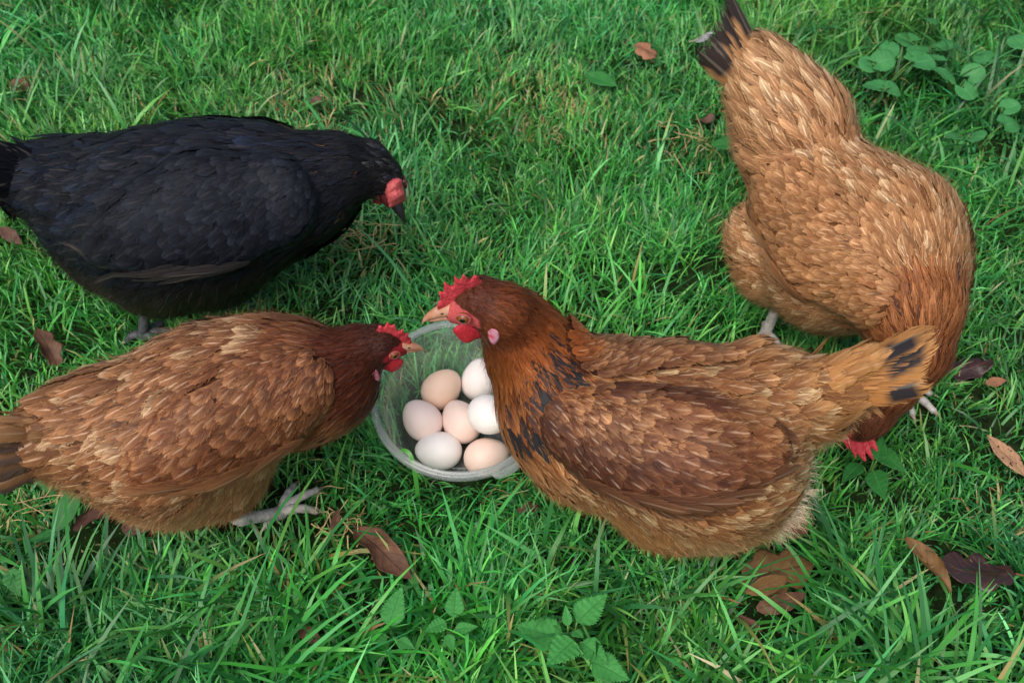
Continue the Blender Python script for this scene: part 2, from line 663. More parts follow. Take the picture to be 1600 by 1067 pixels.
def barbs(fn, P, T, L, w, h, col, origin, rng):
    """Loose barbs lying along the coat: fine ribbons that follow the surface."""
    n = len(P)
    _, g = dist_grad(fn, P)
    T = unit(T - np.sum(T * g, 1, keepdims=True) * g)
    B = np.cross(g, T)
    bend = rng.normal(0, .18, n)
    rows, nr = [], []
    for v in (0, .33, .67, 1.0):
        c = P + T * (L * v)[:, None] + B * (L * bend * v * v)[:, None]
        d, g2 = dist_grad(fn, c)
        c = c + g2 * np.clip(h * (1 + 1.0 * v * v) - d, -.012, .012)[:, None]
        wd = (w * (1 - .9 * v))[:, None]
        rows += [c - B * wd, c + B * wd]
        nr += [unit(g2), unit(g2)]
    V = np.stack(rows, 1).reshape(-1, 3)
    q = np.array([[2 * r, 2 * r + 2, 2 * r + 3, 2 * r + 1] for r in range(3)])
    Q = (np.arange(n)[:, None, None] * 8 + q[None]).reshape(-1, 4)
    return mesh_np('barbs', V - origin, Q, cols={'fc': np.repeat(col, 8, 0)}, nrm=np.stack(nr, 1).reshape(-1, 3))


# ------------------------------------------------------------------ small solid shapes
def loft(rings, cap=True):
    """Closed rings (m, k, 3) joined into a skin; returns V, Q, T."""
    rings = np.array(rings)
    m, k, _ = rings.shape
    V = rings.reshape(-1, 3)
    Q = []
    for i in range(m - 1):
        for j in range(k):
            j2 = (j + 1) % k
            Q.append([i * k + j, i * k + j2, (i + 1) * k + j2, (i + 1) * k + j])
    T = []
    if cap:
        V = np.concatenate([V, rings[0].mean(0)[None], rings[-1].mean(0)[None]])
        a, b = len(V) - 2, len(V) - 1
        for j in range(k):
            j2 = (j + 1) % k
            T.append([a, j2, j])
            T.append([b, (m - 1) * k + j, (m - 1) * k + j2])
    return V, np.array(Q), np.array(T).reshape(-1, 3)


def tube(path, rad, k=8, squash=1.0):
    path = np.array(path, float)
    rad = np.array(rad, float)
    n = len(path)
    tan = unit(np.gradient(path, axis=0))
    ref = np.array([0, 0, 1.0]) if abs(tan[0][2]) < 0.9 else np.array([1.0, 0, 0])
    rings = []
    for i in range(n):
        a = unit(np.cross(tan[i], ref))
        b = np.cross(a, tan[i])
        th = np.arange(k) / k * 2 * math.pi
        rings.append(path[i] + rad[i] * (np.cos(th)[:, None] * a + squash * np.sin(th)[:, None] * b))
    return loft(rings)


def smooth_path(pts, n):
    pts = np.array(pts, float)
    t = np.linspace(0, 1, len(pts))
    tt = np.linspace(0, 1, n)
    out = np.stack([np.interp(tt, t, pts[:, i]) for i in range(pts.shape[1])], 1)
    for _ in range(2 if n > 5 else 0):
        out[1:-1] = 0.25 * out[:-2] + 0.5 * out[1:-1] + 0.25 * out[2:]
    return out


def join(parts):
    Vs, Qs, Ts, o = [], [], [], 0
    for V, Q, T in parts:
        Vs.append(V)
        if len(Q):
            Qs.append(Q + o)
        if len(T):
            Ts.append(T + o)
        o += len(V)
    return (np.concatenate(Vs), np.concatenate(Qs) if Qs else None, np.concatenate(Ts) if Ts else None)


def ball(c, ax, r, nu=14, nv=10, fn=None):
    """Ellipsoid with axes ax (3 unit rows) and radii r."""
    rings = []
    for i in range(1, nv):
        ph = math.pi * i / nv
        th = np.arange(nu) / nu * 2 * math.pi
        l = np.stack([np.sin(ph) * np.cos(th), np.sin(ph) * np.sin(th), np.full(nu, np.cos(ph))], 1)
        rings.append(l)
    rings = np.array(rings)
    V, Q, T = loft(rings)
    V[-2] = (0, 0, 1)
    V[-1] = (0, 0, -1)
    if fn:
        V = fn(V)
    return np.asarray(c) + (V * np.asarray(r)) @ np.asarray(ax), Q[:, ::-1], T[:, ::-1]


def ring_torus(c, ax, R1, R2, r, n=18, k=6):
    rings = []
    for i in range(n + 1):
        t = 2 * math.pi * i / n
        ct = np.array([math.cos(t) * R1, math.sin(t) * R2, 0])
        nrm = unit(np.array([math.cos(t), math.sin(t), 0]))
        ph = np.arange(k) / k * 2 * math.pi
        rings.append(ct + r * (np.cos(ph)[:, None] * nrm + np.sin(ph)[:, None] * np.array([0, 0, 1.0])))
    V, Q, T = loft(rings, cap=False)
    return np.asarray(c) + V @ np.asarray(ax), Q, T


# ------------------------------------------------------------------ hens
def anchors(tab, s):
    x = [t[0] for t in tab]
    c = np.array([lin(t[1]) for t in tab])
    return np.stack([np.interp(s, x, c[:, i]) for i in range(3)], 1)


def sstep(a, b, x):
    t = np.clip((x - a) / (b - a), 0, 1)
    return t * t * (3 - 2 * t)


def head_frame(h):
    f = unit(np.array(h['look'])) if 'look' in h else unit(np.array(h['beak']) - np.array(h['head']))
    u = np.array(h.get('up', (0, 0, 1.0)))
    u = unit(u - (u @ f) * f)
    return np.array([f, np.cross(u, f), u])       # rows: forward, left, up


def build_head(root, h, O, fn):
    """Comb, beak, wattles, ear lobes and eyes, each a part of the hen."""
    c0 = np.array(h['head'])
    F = head_frame(h)
    k = h['hs']

    def W(p):
        return c0 + (np.asarray(p) * k) @ F - O

    # comb: thick serrated fin with rounded teeth
    nI, nJ = 41, 6
    t = np.linspace(0, 1, nI)
    ch = h['comb']
    q = ch.get('len', 1.0)
    t_ = ch.get('x0', 0) + t * q
    bx = np.interp(t_, [0, .25, .5, .75, 1], [.031, .024, .015, .005, -.006])
    bz = np.interp(t_, [0, .25, .5, .75, 1], [.001, .0075, .0125, .0160, .0172])
    env = np.interp(t, [0, .08, .3, .55, .8, .93, 1], [.001, .006, .0145, .0175, .0155, .010, .003]) * ch['h']
    tw = t + .018 * np.sin(t * 17 + 1) + .01 * np.sin(t * 31)
    teeth = 1 - ch['cut'] * (0.5 + 0.5 * np.cos(tw * 2 * math.pi * ch['n'])) ** 0.8 * sstep(.03, .2, t) * (1 + .35 * np.sin(t * 23 + 2))
    lean = np.interp(t, [0, 1], [.10, -.20])
    wob = np.sin(t * 9 + 1) * .0015
    sides = []
    for sgn in (1, -1):
        S = np.zeros((nI, nJ, 3))
        for j in range(nJ):
            f = j / (nJ - 1)
            hh = env * (1 + (teeth - 1) * f ** 1.2) * f
            S[:, j, 0] = bx + hh * lean
            S[:, j, 2] = bz - .002 + hh
            th = ch['th'] * (1 - .62 * f ** 2) * np.interp(t, [0, .1, .9, 1], [.4, 1, 1, .4])
            if j == nJ - 1:
                th = th * .35
            S[:, j, 1] = sgn * th + wob * f + np.sin(t * 31 + j) * .0003 + h.get('flop', 0) * hh * f
        sides.append(S.reshape(-1, 3))
    V = np.concatenate(sides)
    q = grid_quads(1, nI, nJ)
    Q = [q[:, ::-1], q + nI * nJ]
    top = np.arange(nI) * nJ + nJ - 1
    Q.append(np.stack([top[:-1], top[1:], top[1:] + nI * nJ, top[:-1] + nI * nJ], 1))
    for e in (0, nI - 1):
        r = e * nJ + np.arange(nJ)
        Q.append(np.stack([r[:-1], r[1:], r[1:] + nI * nJ, r[:-1] + nI * nJ], 1))
    mobj('comb', mesh_np('comb', W(V), np.concatenate(Q)), M[ch.get('mat', 'comb')], root)

    # beak: hooked upper half, shorter lower half
    bm = M[h.get('beak_mat', 'beak')]
    th = np.arange(12) / 12 * 2 * math.pi
    rings = []
    for x, zc, ry, rz in ((.015, .001, .0085, .0075), (.024, .0005, .0068, .0060), (.031, -.0003, .0050, .0046), (.038, -.0020, .0031, .0032), (.043, -.0048, .0016, .0020), (.0455, -.0078, .0005, .0008)):
        rings.append(np.stack([np.full(12, x), ry * np.cos(th), zc + rz * np.where(np.sin(th) < 0, .55, 1) * np.sin(th)], 1))
    V, Q, T = loft(rings)
    up = mobj('beak', mesh_np('beak', W(V), Q, T), bm, root)
    for sg in (1, -1):
        V, Q, T = ball((.0275, sg * .0052, .0022), np.eye(3), (.0016, .0006, .0008), 8, 6)
        mobj('nostril', mesh_np('nostril', W(V), Q, T), M['pupil'], up)
    rings = []
    for x, zc, ry, rz in ((.014, -.0055, .0070, .0040), (.024, -.0050, .0055, .0030), (.032, -.0052, .0038, .0022), (.038, -.0060, .0020, .0014), (.0405, -.0064, .0006, .0006)):
        rings.append(np.stack([np.full(12, x), ry * np.cos(th), zc + rz * np.sin(th)], 1))
    V, Q, T = loft(rings)
    mobj('lower_beak', mesh_np('lower_beak', W(V), Q, T), bm, root)

    for sg in (1, -1):
        # wattle: hanging fold of skin
        def drop(V):
            V = V.copy()
            V[:, 0] *= 1 - .30 * np.clip(V[:, 2], 0, 1)
            V[:, 0] += .10 * np.sin(V[:, 2] * 4)
            V[:, 1] += .35 * np.sin(V[:, 0] * 5 + sg) * np.clip(-V[:, 2] + .3, 0, 1)
            return V
        ws = h.get('wattle', 1.0)
        ax = np.array([[.95, 0, .3], [0, 1, 0], [-.3, 0, .95]])
        V, Q, T = ball((.0135, sg * .0095, -.0075 - .0105 * ws), ax, (.0118 * ws, .0032, .0110 * ws), 20, 14, drop)
        mobj('wattle', mesh_np('wattle', W(V), Q, T), M['wattle'], root)
        # ear lobe
        q = (c0 + (np.array([-.0030, sg * .030, -.0100]) * k) @ F)[None]
        for _ in range(6):
            d, g = dist_grad(fn, q)
            q = q - g * d[:, None]
        g = unit(g[0])
        dn = unit(-F[2] + .25 * F[0] + (F[2] @ g) * g)
        V, Q, T = ball(q[0] + g * .0006 + dn * .002, np.array([np.cross(dn, g), g, dn]), (.0042 * k, .0017 * k, .0078 * k), 16, 12, lambda V: V * np.stack([1 - .25 * V[:, 2], np.ones(len(V)), np.ones(len(V))], 1))
        mobj('ear_lobe', mesh_np('ear_lobe', V - O, Q, T), M['earlobe'], root)
        # eye with lids
        yy = h['eyey']
        out = unit(np.array([.30, sg, .10]))
        a1 = unit(np.cross([0, 0, 1.0], out))
        a2 = np.cross(out, a1)
        ax = np.array([a1, a2, out])
        ec = np.array([.0125, sg * yy, .0030])
        V, Q, T = ball(ec, ax, (.0047, .0044, .0036), 16, 12)
        eye = mobj('eye', mesh_np('eye', W(V), Q, T), M[h.get('iris', 'iris')], root)
        V, Q, T = ball(ec + out * .0019, ax, (.0027, .0027, .0020), 12, 8)
        mobj('pupil', mesh_np('pupil', W(V), Q, T), M['pupil'], eye)
        V, Q, T = ring_torus(ec + out * .0012, ax, .0053, .0043, .0009, 20, 7)
        mobj('eyelid', mesh_np('eyelid', W(V), Q, T), M[h.get('lid', 'eyelid')], eye)


def build_leg(root, O, pts, toes, mat, spread=1.0, s=1.0):
    """Scaly shank with three front toes, a hind toe and claws. pts: hip, hock, ankle."""
    hip, hock, ank = [np.array(p) for p in pts]
    parts = []
    n = 40
    p = smooth_path([hip, hock, ank], n)
    r = np.interp(np.linspace(0, 1, n), [0, .45, .5, .6, .92, 1], [.011, .0085, .0085, .0066, .0068, .0085]) * s
    r = r * (1 + .10 * (np.arange(n) % 2))
    parts.append(tube(p, r, 10))
    claws = []
    d0 = np.array([math.cos(toes), math.sin(toes), 0])
    for a, L in ((0, .050), (.62 * spread, .040), (-.62 * spread, .040), (math.pi, .022)):
        c, sn = math.cos(a), math.sin(a)
        d = np.array([d0[0] * c - d0[1] * sn, d0[0] * sn + d0[1] * c, 0])
        m = 25
        tt = np.linspace(0, 1, m)
        base = ank + np.array([0, 0, .002])
        path = base + d * (L * s * tt)[:, None]
        path[:, 2] = base[2] * (1 - tt) + .009 * tt + .006 * np.sin(tt * math.pi) * s
        rr = np.interp(tt, [0, .3, .6, 1], [.0068, .0058, .0050, .0040]) * s * (1 + .07 * np.cos(tt * math.pi * 6) + .07 * (np.arange(m) % 2))
        parts.append(tube(path, rr, 8))
        q = np.linspace(0, 1, 6)
        cp = path[-1] + d * (.013 * s * q)[:, None] + np.array([0, 0, -1]) * (.007 * q ** 2)[:, None]
        claws.append(tube(cp, .0032 * s * (1 - .9 * q), 6))
    V, Q, T = join(parts)
    leg = mobj('leg', mesh_np('leg', V - O, Q, T), mat, root)
    for V, Q, T in claws:
        mobj('claw', mesh_np('claw', V - O, Q, T), M['claw'], leg)
    return leg


def quill(b, d, nrm, L, W, curl, A, B, colfn=None, rng=RNG, R=12, C=7, shape='quill', twist=0.0):
    """One large tail or flight feather as its own arrays."""
    d = unit(d)
    nrm = unit(nrm - (nrm @ d) * d)
    sd = np.cross(nrm, d)
    v = np.linspace(0, 1, R)
    u = np.linspace(-1, 1, C)
    vv, uu = np.meshgrid(v, u, indexing='ij')
    pr = np.interp(v, *PROF[shape])[:, None]
    w = .5 * W * pr * uu
    tw = twist * vv
    pos = (b + d * (L * vv)[..., None] + nrm * (curl * L * vv ** 2 - .16 * W * uu ** 2 * pr + w * np.sin(tw))[..., None]
           + sd * (w * np.cos(tw) + rng.normal(0, .03) * L * vv ** 2)[..., None])
    k = R * C
    fc = np.tile(np.append(A, rng.random()), (k, 1))
    fe = np.tile(np.append(B, 0.35), (k, 1))
    if colfn is not None:
        colfn(vv.ravel(), uu.ravel(), fc, fe)
    return pos.reshape(1, k, 3), np.stack([(uu.ravel() + 1) / 2, vv.ravel()], 1), fc, fe, R, C


def make_hen(name, label, h, seed):
    rng = np.random.default_rng(seed)
    st = h['style']
    O = np.array([h['chain'][6][0], h['chain'][6][1], 0.0])
    root = empty(name, O)
    tag(root, label, 'hen', 'hens gathered around the bowl of eggs')
    F = head_frame(h)
    c0 = np.array(h['head'])
    k = h['hs']
    muz = ((*c0, .0175 * k), (*(c0 + (np.array([.017, 0, -.003]) * k) @ F), .0112 * k))
    fn = Body(h['chain'], h['lumps'], [muz])
    ns = len(h['chain']) - 1
    smap = h.get('smap', ([0, ns], [0, 10]))
    fmat = M[st.get('mat', 'feather')]

    allp = np.concatenate([fn.ch, fn.lu])
    lo = (allp[:, :3] - allp[:, 3:4]).min(0) - .02
    hi = (allp[:, :3] + allp[:, 3:4]).max(0) + .02

    def local(p):
        return ((p - c0) @ F.T) / k

    def face(p):
        l = local(p)
        e = ((l[:, 0] - .0150) / .0135) ** 2 + ((l[:, 2] + .0015) / .0108) ** 2
        return (1 - sstep(.75, 1.25, e)) * (np.linalg.norm(l, axis=1) < .04) + sstep(.019, .023, l[:, 0]) * (np.linalg.norm(l, axis=1) < .05) > .5

    def colours(p, n, s):
        A = anchors(st['dorsal'], s)
        B = anchors(st['dorsal_edge'], s)
        vA = anchors(st['ventral'], s)
        vB = anchors(st['ventral_edge'], s)
        w = sstep(st.get('v0', .05), st.get('v1', -.45), n[:, 2])[:, None]
        return A * (1 - w) + vA * w, B * (1 - w) + vB * w, w[:, 0]

    # --- the bird's body: one continuous skin
    V, Q = surfnet(fn, lo, hi, .0065)
    _, g = dist_grad(fn, V)
    s, _ = fn.spine(V)
    s = np.interp(s, *smap)
    A, B, w = colours(V, g, s)
    bc = A * .8
    fm = face(V)
    bc[fm] = lin(st.get('face', (190, 52, 54)))
    mobj('body', mesh_np('body', V - O, Q, cols={'bc': bc}), M['skin_under'], root)

    # fine bare face skin
    l = local(V)

    # --- candidates for body feathers
    N0 = 60000
    P = sample_quads(V, Q, N0, rng)
    d, g = dist_grad(fn, P)
    P = P - g * d[:, None]
    s, tail = fn.spine(P)
    s = np.interp(s, *smap)
    low = np.clip((h['belly_z'] - P[:, 2]) / .05, 0, 1) * sstep(4.2, 5.2, s)
    fl = sstep(.1, -.35, g[:, 2]) * sstep(4.4, 5.4, s)
    fluff = np.maximum(low, fl)
    sz = np.interp(s, [0, .5, 1, 2, 3, 4, 5, 7, 8.5, 10], [.0042, .0048, .0066,   .0102, .0138, .0170, .0185, .0205, .0225, .0240]) * h.get('fs', 1)
    rad = sz * np.interp(s, [0, 3, 5, 10], [.42, .42, .50, .52])
    ok = ~face(P) & (g[:, 2] > -.75)
    P, g, s, tail, fluff, sz, rad = [a[ok] for a in (P, g, s, tail, fluff, sz, rad)]
    i = poisson(P, rad, rng)
    P, g, s, tail, fluff, sz = [a[i] for a in (P, g, s, tail, fluff, sz)]
    n = len(P)
    # feathers run towards the tail, and on the flanks a little downwards
    T = unit(tail - np.sum(tail * g, 1, keepdims=True) * g)
    dn = np.array([0, 0, -1.0]) - g * (-g[:, 2:3])
    T = unit(T + dn * (h.get('sag', .35) * sstep(3, 5, s) + .9 * fluff)[:, None] + rng.normal(0, .11, (n, 3)))
    L = sz * np.interp(s, [0, 1, 2.5, 4, 5, 8, 10], [1.5, 2.1, 2.3, 1.85, 1.6, 1.9, 2.3]) * rng.normal(1, .1, n)
    W = sz * np.interp(s, [0, 1, 3.6, 4.6, 8, 10], [.75, .62, .50, .90, .76, .62]) * rng.normal(1, .1, n)
    L, W = L * h.get('flen', 1), W * h.get('fwid', 1)
    lift = np.interp(s, [0, 2, 4, 6, 10], [.03, .03, .045, .055, .075]) * rng.uniform(.3, 1.8, n)
    h0 = rng.uniform(.0005, .0028, n) * np.interp(s, [0, 1, 4], [.35, .6, 1])
    A, B, vent = colours(P, g, s)
    A = A * rng.normal(1, st.get('var', .2), (n, 1)).clip(.5, 1.6)
    B = B * rng.normal(1, st.get('var', .2), (n, 1)).clip(.5, 1.6)
    shaft = np.interp(s, [0, 2, 3.6, 4.4, 10], st.get('shaft', [.1, .15, .35, .8, .7])) * rng.uniform(.1, 1.3, n) * (1 - .7 * fluff)
    if 'paint' in st:
        st['paint'](P, g, s, A, B, shaft, vent, rng)
    A4 = np.concatenate([A, rng.random((n, 1))], 1)
    B4 = np.concatenate([B, np.clip(shaft, 0, 1)[:, None]], 1)
    lance = s < 4.15
    camp = np.array([0, 0, 1.02])
    facing = np.sum(g * unit(camp - P), 1)

    bodyp = [o for o in root.children if o.name.startswith('body')][0]
    # the largest feathers on view are single parts, the rest one mass
    soft = (fluff > .5)
    for sel, shp in ((lance, 'lance'), (~lance & ~soft, 'round'), (soft, 'fluff')):
        if not sel.any():
            continue
        if shp == 'fluff':
            Vf, uv, nr = feathers(fn, P[sel], T[sel], L[sel] * 1.15, W[sel] * 1.15, lift[sel] * .9 + .01, h0[sel] + .001, shp, 5, 3, .04, rng)
        else:
            Vf, uv, nr = feathers(fn, P[sel], T[sel], L[sel], W[sel], lift[sel], h0[sel], shp, 5, 3, .06, rng)
        a, b = A4[sel], B4[sel]
        if shp == 'round':
            big = np.argsort(-(L[sel] * W[sel] * np.clip(facing[sel], 0, 1)))[:110]
            m = np.zeros(sel.sum(), bool)
            m[big] = True
            m &= facing[sel] > .25
            for j in np.where(m)[0]:
                mobj('feather', feather_mesh('feather', Vf[j:j + 1], uv, a[j:j + 1], b[j:j + 1], 5, 3, O, nr[j:j + 1]), fmat, bodyp)
            Vf, a, b, nr = Vf[~m], a[~m], b[~m], nr[~m]
        nm = {'lance': 'hackle_plumage', 'round': 'body_plumage', 'fluff': 'belly_plumage'}[shp]
        o = mobj(nm, feather_mesh(nm, Vf, uv, a, b, 5, 3, O, nr), fmat, root)
        o['kind'] = 'stuff'

    # --- loose barbs over the whole coat
    P3 = sample_quads(V, Q, h.get('nbarb', 26000), rng)
    d, g3 = dist_grad(fn, P3)
    s3, t3 = fn.spine(P3)
    s3 = np.interp(s3, *smap)
    kp = ~face(P3) & (g3[:, 2] > -.5) & (rng.random(len(P3)) < np.interp(s3, [0, 2.6, 4.2, 10], [1, .9, h.get('bb', .2), h.get('bb', .22)]))
    P3, g3, s3, t3 = P3[kp], g3[kp], s3[kp], t3[kp]
    A3, B3, v3 = colours(P3, g3, s3)
    if 'paint' in st:
        st['paint'](P3, g3, s3, A3, B3, np.zeros(len(P3)), v3, rng)
    dn3 = np.array([0, 0, -1.0]) - g3 * (-g3[:, 2:3])
    T3 = unit(t3 + dn3 * (h.get('sag', .35) * sstep(3, 5, s3))[:, None] + rng.normal(0, .16, P3.shape))
    mixr = rng.random((len(P3), 1)) ** .8
    col = (A3 * (1 - mixr) + B3 * mixr) * rng.normal(1.0, .18, (len(P3), 1)).clip(.45, 1.7)
    Lb = np.interp(s3, [0, 1, 2, 4, 8, 10], [.0045, .008, .012, .013, .014, .018]) * rng.uniform(.6, 1.3, len(P3))
    hb = np.interp(s3, [0, 1, 3, 5], [.0012, .0018, .003, .0042]) * rng.uniform(.6, 1.5, len(P3))
    o = mobj('loose_barbs', barbs(fn, P3, T3, Lb, np.full(len(P3), .00034), hb, col, O, rng), M[st.get('down', 'fluff')], root)
    o['kind'] = 'stuff'

    # --- down: fine strands on the belly, thighs and vent
    P2 = sample_quads(V, Q, 30000, rng)
    d, g2 = dist_grad(fn, P2)
    s2, t2 = fn.spine(P2)
    s2 = np.interp(s2, *smap)
    f2 = np.maximum(np.clip((h['belly_z'] + .015 - P2[:, 2]) / .05, 0, 1), sstep(.2, -.3, g2[:, 2])) * sstep(4.3, 5.3, s2)
    keep = (rng.random(len(P2)) < f2) & (g2[:, 2] > -.85)
    P2, g2, s2, t2 = P2[keep], g2[keep], s2[keep], t2[keep]
    A2, B2, v2 = colours(P2, g2, s2)
    if 'paint' in st:
        st['paint'](P2, g2, s2, A2, B2, np.zeros(len(P2)), v2, rng)
    D = unit(t2 * .9 + g2 * .30 + np.array([0, 0, -.55]) + rng.normal(0, .28, P2.shape))
    mixr = rng.random((len(P2), 1))
    col = (A2 * (1 - mixr) + B2 * mixr) * rng.normal(1.05, .15, (len(P2), 1)).clip(.5, 1.6)
    out = rng.random(len(P2)) < .30
    if 'vent' in h:
        out |= np.linalg.norm(P2 - np.array(h['vent']), axis=1) < .045
    Ld = rng.uniform(.005, .012, len(P2))
    if 'vent' in h:
        Ld = np.where(np.linalg.norm(P2 - np.array(h['vent']), axis=1) < .05, Ld * 1.9, Ld)
    o = mobj('down', strands((P2 + g2 * .003)[out], D[out], Ld[out] * h.get('fs', 1), np.full(out.sum(), .00030), col[out], O, rng), M[st.get('down', 'fluff')], root)
    o['kind'] = 'stuff'
    fl_ = ~out
    o = mobj('belly_hair', barbs(fn, P2[fl_], unit(t2[fl_] + np.array([0, 0, -.7]) + rng.normal(0, .22, (fl_.sum(), 3))), rng.uniform(.007, .016, fl_.sum()), np.full(fl_.sum(), .00030), rng.uniform(.003, .006, fl_.sum()), col[fl_], O, rng), M[st.get('down', 'fluff')], root)
    o['kind'] = 'stuff'

    # --- wings
    f_ax = unit(fn.ch[4, :3] - fn.ch[min(8, ns - 1), :3])
    side = unit(np.cross([0, 0, 1.0], f_ax))
    cen = fn.ch[6, :3]
    wpts = np.array(h['wing'])
    mir = wpts.copy()
    mir[:, :3] -= 2 * ((wpts[:, :3] - cen) @ side)[:, None] * side
    mir[:, 4:] -= 2 * (wpts[:, 4:] @ side)[:, None] * side
    for wi, wp in enumerate((wpts, mir)):
        wg = Wing(wp, fn, h.get('wth', .014))
        if wi == 1:                       # press the far wing onto the flank
            wp[:, 2] -= h.get('far', .065)
            for q in range(len(wp)):
                d, g = dist_grad(fn, wp[q:q + 1, :3])
                wp[q, :3] -= g[0] * d[0]
                wp[q, 4:] = g[0]
            wg = Wing(wp, fn, .005)
        both = lambda p, wg=wg: smin(fn(p), wg(p), .010)
        lo2 = (wp[:, :3] - wp[:, 3:4]).min(0) - .03
        hi2 = (wp[:, :3] + wp[:, 3:4]).max(0) + .03
        Vw, Qw = surfnet(wg, lo2, hi2, .005)
        wpart = mobj('wing', mesh_np('wing', Vw - O, Qw, cols={'bc': np.tile(lin(st['wing'][0]) * .7, (len(Vw), 1))}), M['skin_under'], root)
        Pw = sample_quads(Vw, Qw, 9000, rng)
        Pw = Pw[fn(Pw) > -.002]
        d, g = dist_grad(both, Pw)
        Pw = Pw - g * d[:, None]
        axd, t = wg.axis(Pw)
        # lower edge = away from the back
        dn = np.array([0, 0, -1.0]) - g * (-g[:, 2:3])
        rad = np.interp(t, [0, .3, .7, 1], [.0062, .0082, .0100, .0105]) * h.get('fs', 1)
        i = poisson(Pw, rad, rng)
        Pw, g, axd, t, dn = Pw[i], g[i], axd[i], t[i], dn[i]
        n = len(Pw)
        T = unit(axd + dn * np.interp(t, [0, .4, 1], [.75, .35, .05])[:, None] + rng.normal(0, .08, (n, 3)))
        L = np.interp(t, [0, .3, .7, 1], [.019, .025, .031, .034]) * rng.normal(1, .08, n) * h.get('fs', 1)
        W = np.interp(t, [0, .3, .7, 1], [.0125, .0165, .0185, .0180]) * rng.normal(1, .08, n) * h.get('fs', 1) * h.get('fwid', 1)
        tt = sstep(-.1, .9, t + rng.normal(0, .08, n))[:, None]
        # towards the back the coverts take the colour of the mantle, the lower rows are darker
        Wp = wp[:, :3]
        seg = np.argmin(np.linalg.norm(Pw[:, None] - Wp[None], axis=2), 1)
        lw = np.sum((Pw - Wp[seg]) * unit(dn), 1) / wp[seg, 3]
        lo_w = (sstep(-.55, .35, lw + rng.normal(0, .12, n)) * (1 if wi == 0 else .4))[:, None]
        sb, _ = fn.spine(Pw)
        mA, mB, _ = colours(Pw, np.tile([0, 0, 1.0], (n, 1)), np.interp(sb, *smap))
        A = (lin(st['wing'][0]) * (1 - tt) + lin(st['wing'][1]) * tt) * rng.normal(1, st.get('var', .2), (n, 1)).clip(.5, 1.6)
        B = (lin(st['wing_edge'][0]) * (1 - tt) + lin(st['wing_edge'][1]) * tt) * rng.normal(1, st.get('var', .2), (n, 1)).clip(.5, 1.6)
        A = A * lo_w + mA * rng.normal(1, .18, (n, 1)).clip(.5, 1.6) * (1 - lo_w)
        B = B * lo_w + mB * rng.normal(1, .18, (n, 1)).clip(.5, 1.6) * (1 - lo_w)
        shaft = rng.uniform(.1, 1.3, n) * st.get('wing_shaft', .7)
        if 'paint_wing' in st:
            st['paint_wing'](Pw, g, t, A, B, shaft, rng)
        A4 = np.concatenate([A, rng.random((n, 1))], 1)
        B4 = np.concatenate([B, np.clip(shaft, 0, 1)[:, None]], 1)
        Vf, uv, nr = feathers(both, Pw, T, L, W, rng.uniform(.02, .10, n), rng.uniform(.001, .0032, n), 'round', 6, 5, .06, rng)
        if wi == 0:
            fac = np.sum(g * unit(camp - Pw), 1)
            m = np.zeros(n, bool)
            m[np.argsort(-(L * W * np.clip(fac, 0, 1)))[:170]] = True
            for j in np.where(m)[0]:
                mobj('feather', feather_mesh('feather', Vf[j:j + 1], uv, A4[j:j + 1], B4[j:j + 1], 6, 5, O, nr[j:j + 1]), fmat, wpart)
            Vf, A4, B4, nr = Vf[~m], A4[~m], B4[~m], nr[~m]
        if len(Vf):
            o = mobj('wing_coverts', feather_mesh('wing_coverts', Vf, uv, A4, B4, 6, 5, O, nr), fmat, wpart)
            o['kind'] = 'stuff'
        Pb = sample_quads(Vw, Qw, 1500 if wi == 0 else 600, rng)
        Pb = Pb[fn(Pb) > -.001]
        axb, tb = wg.axis(Pb)
        _, gb = dist_grad(both, Pb)
        dnb = np.array([0, 0, -1.0]) - gb * (-gb[:, 2:3])
        Tb = unit(axb + dnb * np.interp(tb, [0, .4, 1], [.75, .35, .05])[:, None] + rng.normal(0, .2, Pb.shape))
        tq = sstep(-.1, .9, tb)[:, None]
        mixr = rng.random((len(Pb), 1))
        ca = lin(st['wing'][0]) * (1 - tq) + lin(st['wing'][1]) * tq
        cb = lin(st['wing_edge'][0]) * (1 - tq) + lin(st['wing_edge'][1]) * tq
        col = (ca * (1 - mixr) + cb * mixr) * rng.normal(1, .18, (len(Pb), 1)).clip(.45, 1.7)
        o = mobj('loose_barbs', barbs(both, Pb, Tb, rng.uniform(.007, .015, len(Pb)), np.full(len(Pb), .00032), rng.uniform(.0025, .0050, len(Pb)), col, O, rng), M[st.get('down', 'fluff')], wpart)
        o['kind'] = 'stuff'
        # flight feathers along the lower rear edge
        nf = st.get('flights', 9)
        base, dirs = [], []
        for j in range(nf):
            q = .22 + .62 * j / (nf - 1)
            x = q * (len(wp) - 1)
            i0 = min(int(x), len(wp) - 2)
            fr = x - i0
            pt = wp[i0] * (1 - fr) + wp[i0 + 1] * fr
            ax_ = unit(wp[i0 + 1, :3] - wp[i0, :3])
            nn = unit(pt[4:])
            lower = np.array([0, 0, -1.0])
            lower = unit(lower - (lower @ nn) * nn - (lower @ ax_) * ax_)
            base.append(pt[:3] + lower * pt[3] * (h.get('fedge', 1.0) - .35 * j / nf) + nn * .006)
            dirs.append(unit(ax_ + lower * (.05 - .02 * j)))
        base, dirs = np.array(base), np.array(dirs)
        d, g = dist_grad(both, base)
        base = base - g * d[:, None]
        Lf = np.linspace(.070, .100, nf) * h.get('fl', 1) * rng.normal(1, .05, nf)
        Wf = np.full(nf, .0165)
        Vf, uv, nr = feathers(both, base, dirs, Lf, Wf, np.full(nf, .03), np.linspace(.0085, .0030, nf), 'quill', 10, 5, .10, rng, hug=.75)
        ca, cb = lin(st['flight'][0]), lin(st['flight'][1])
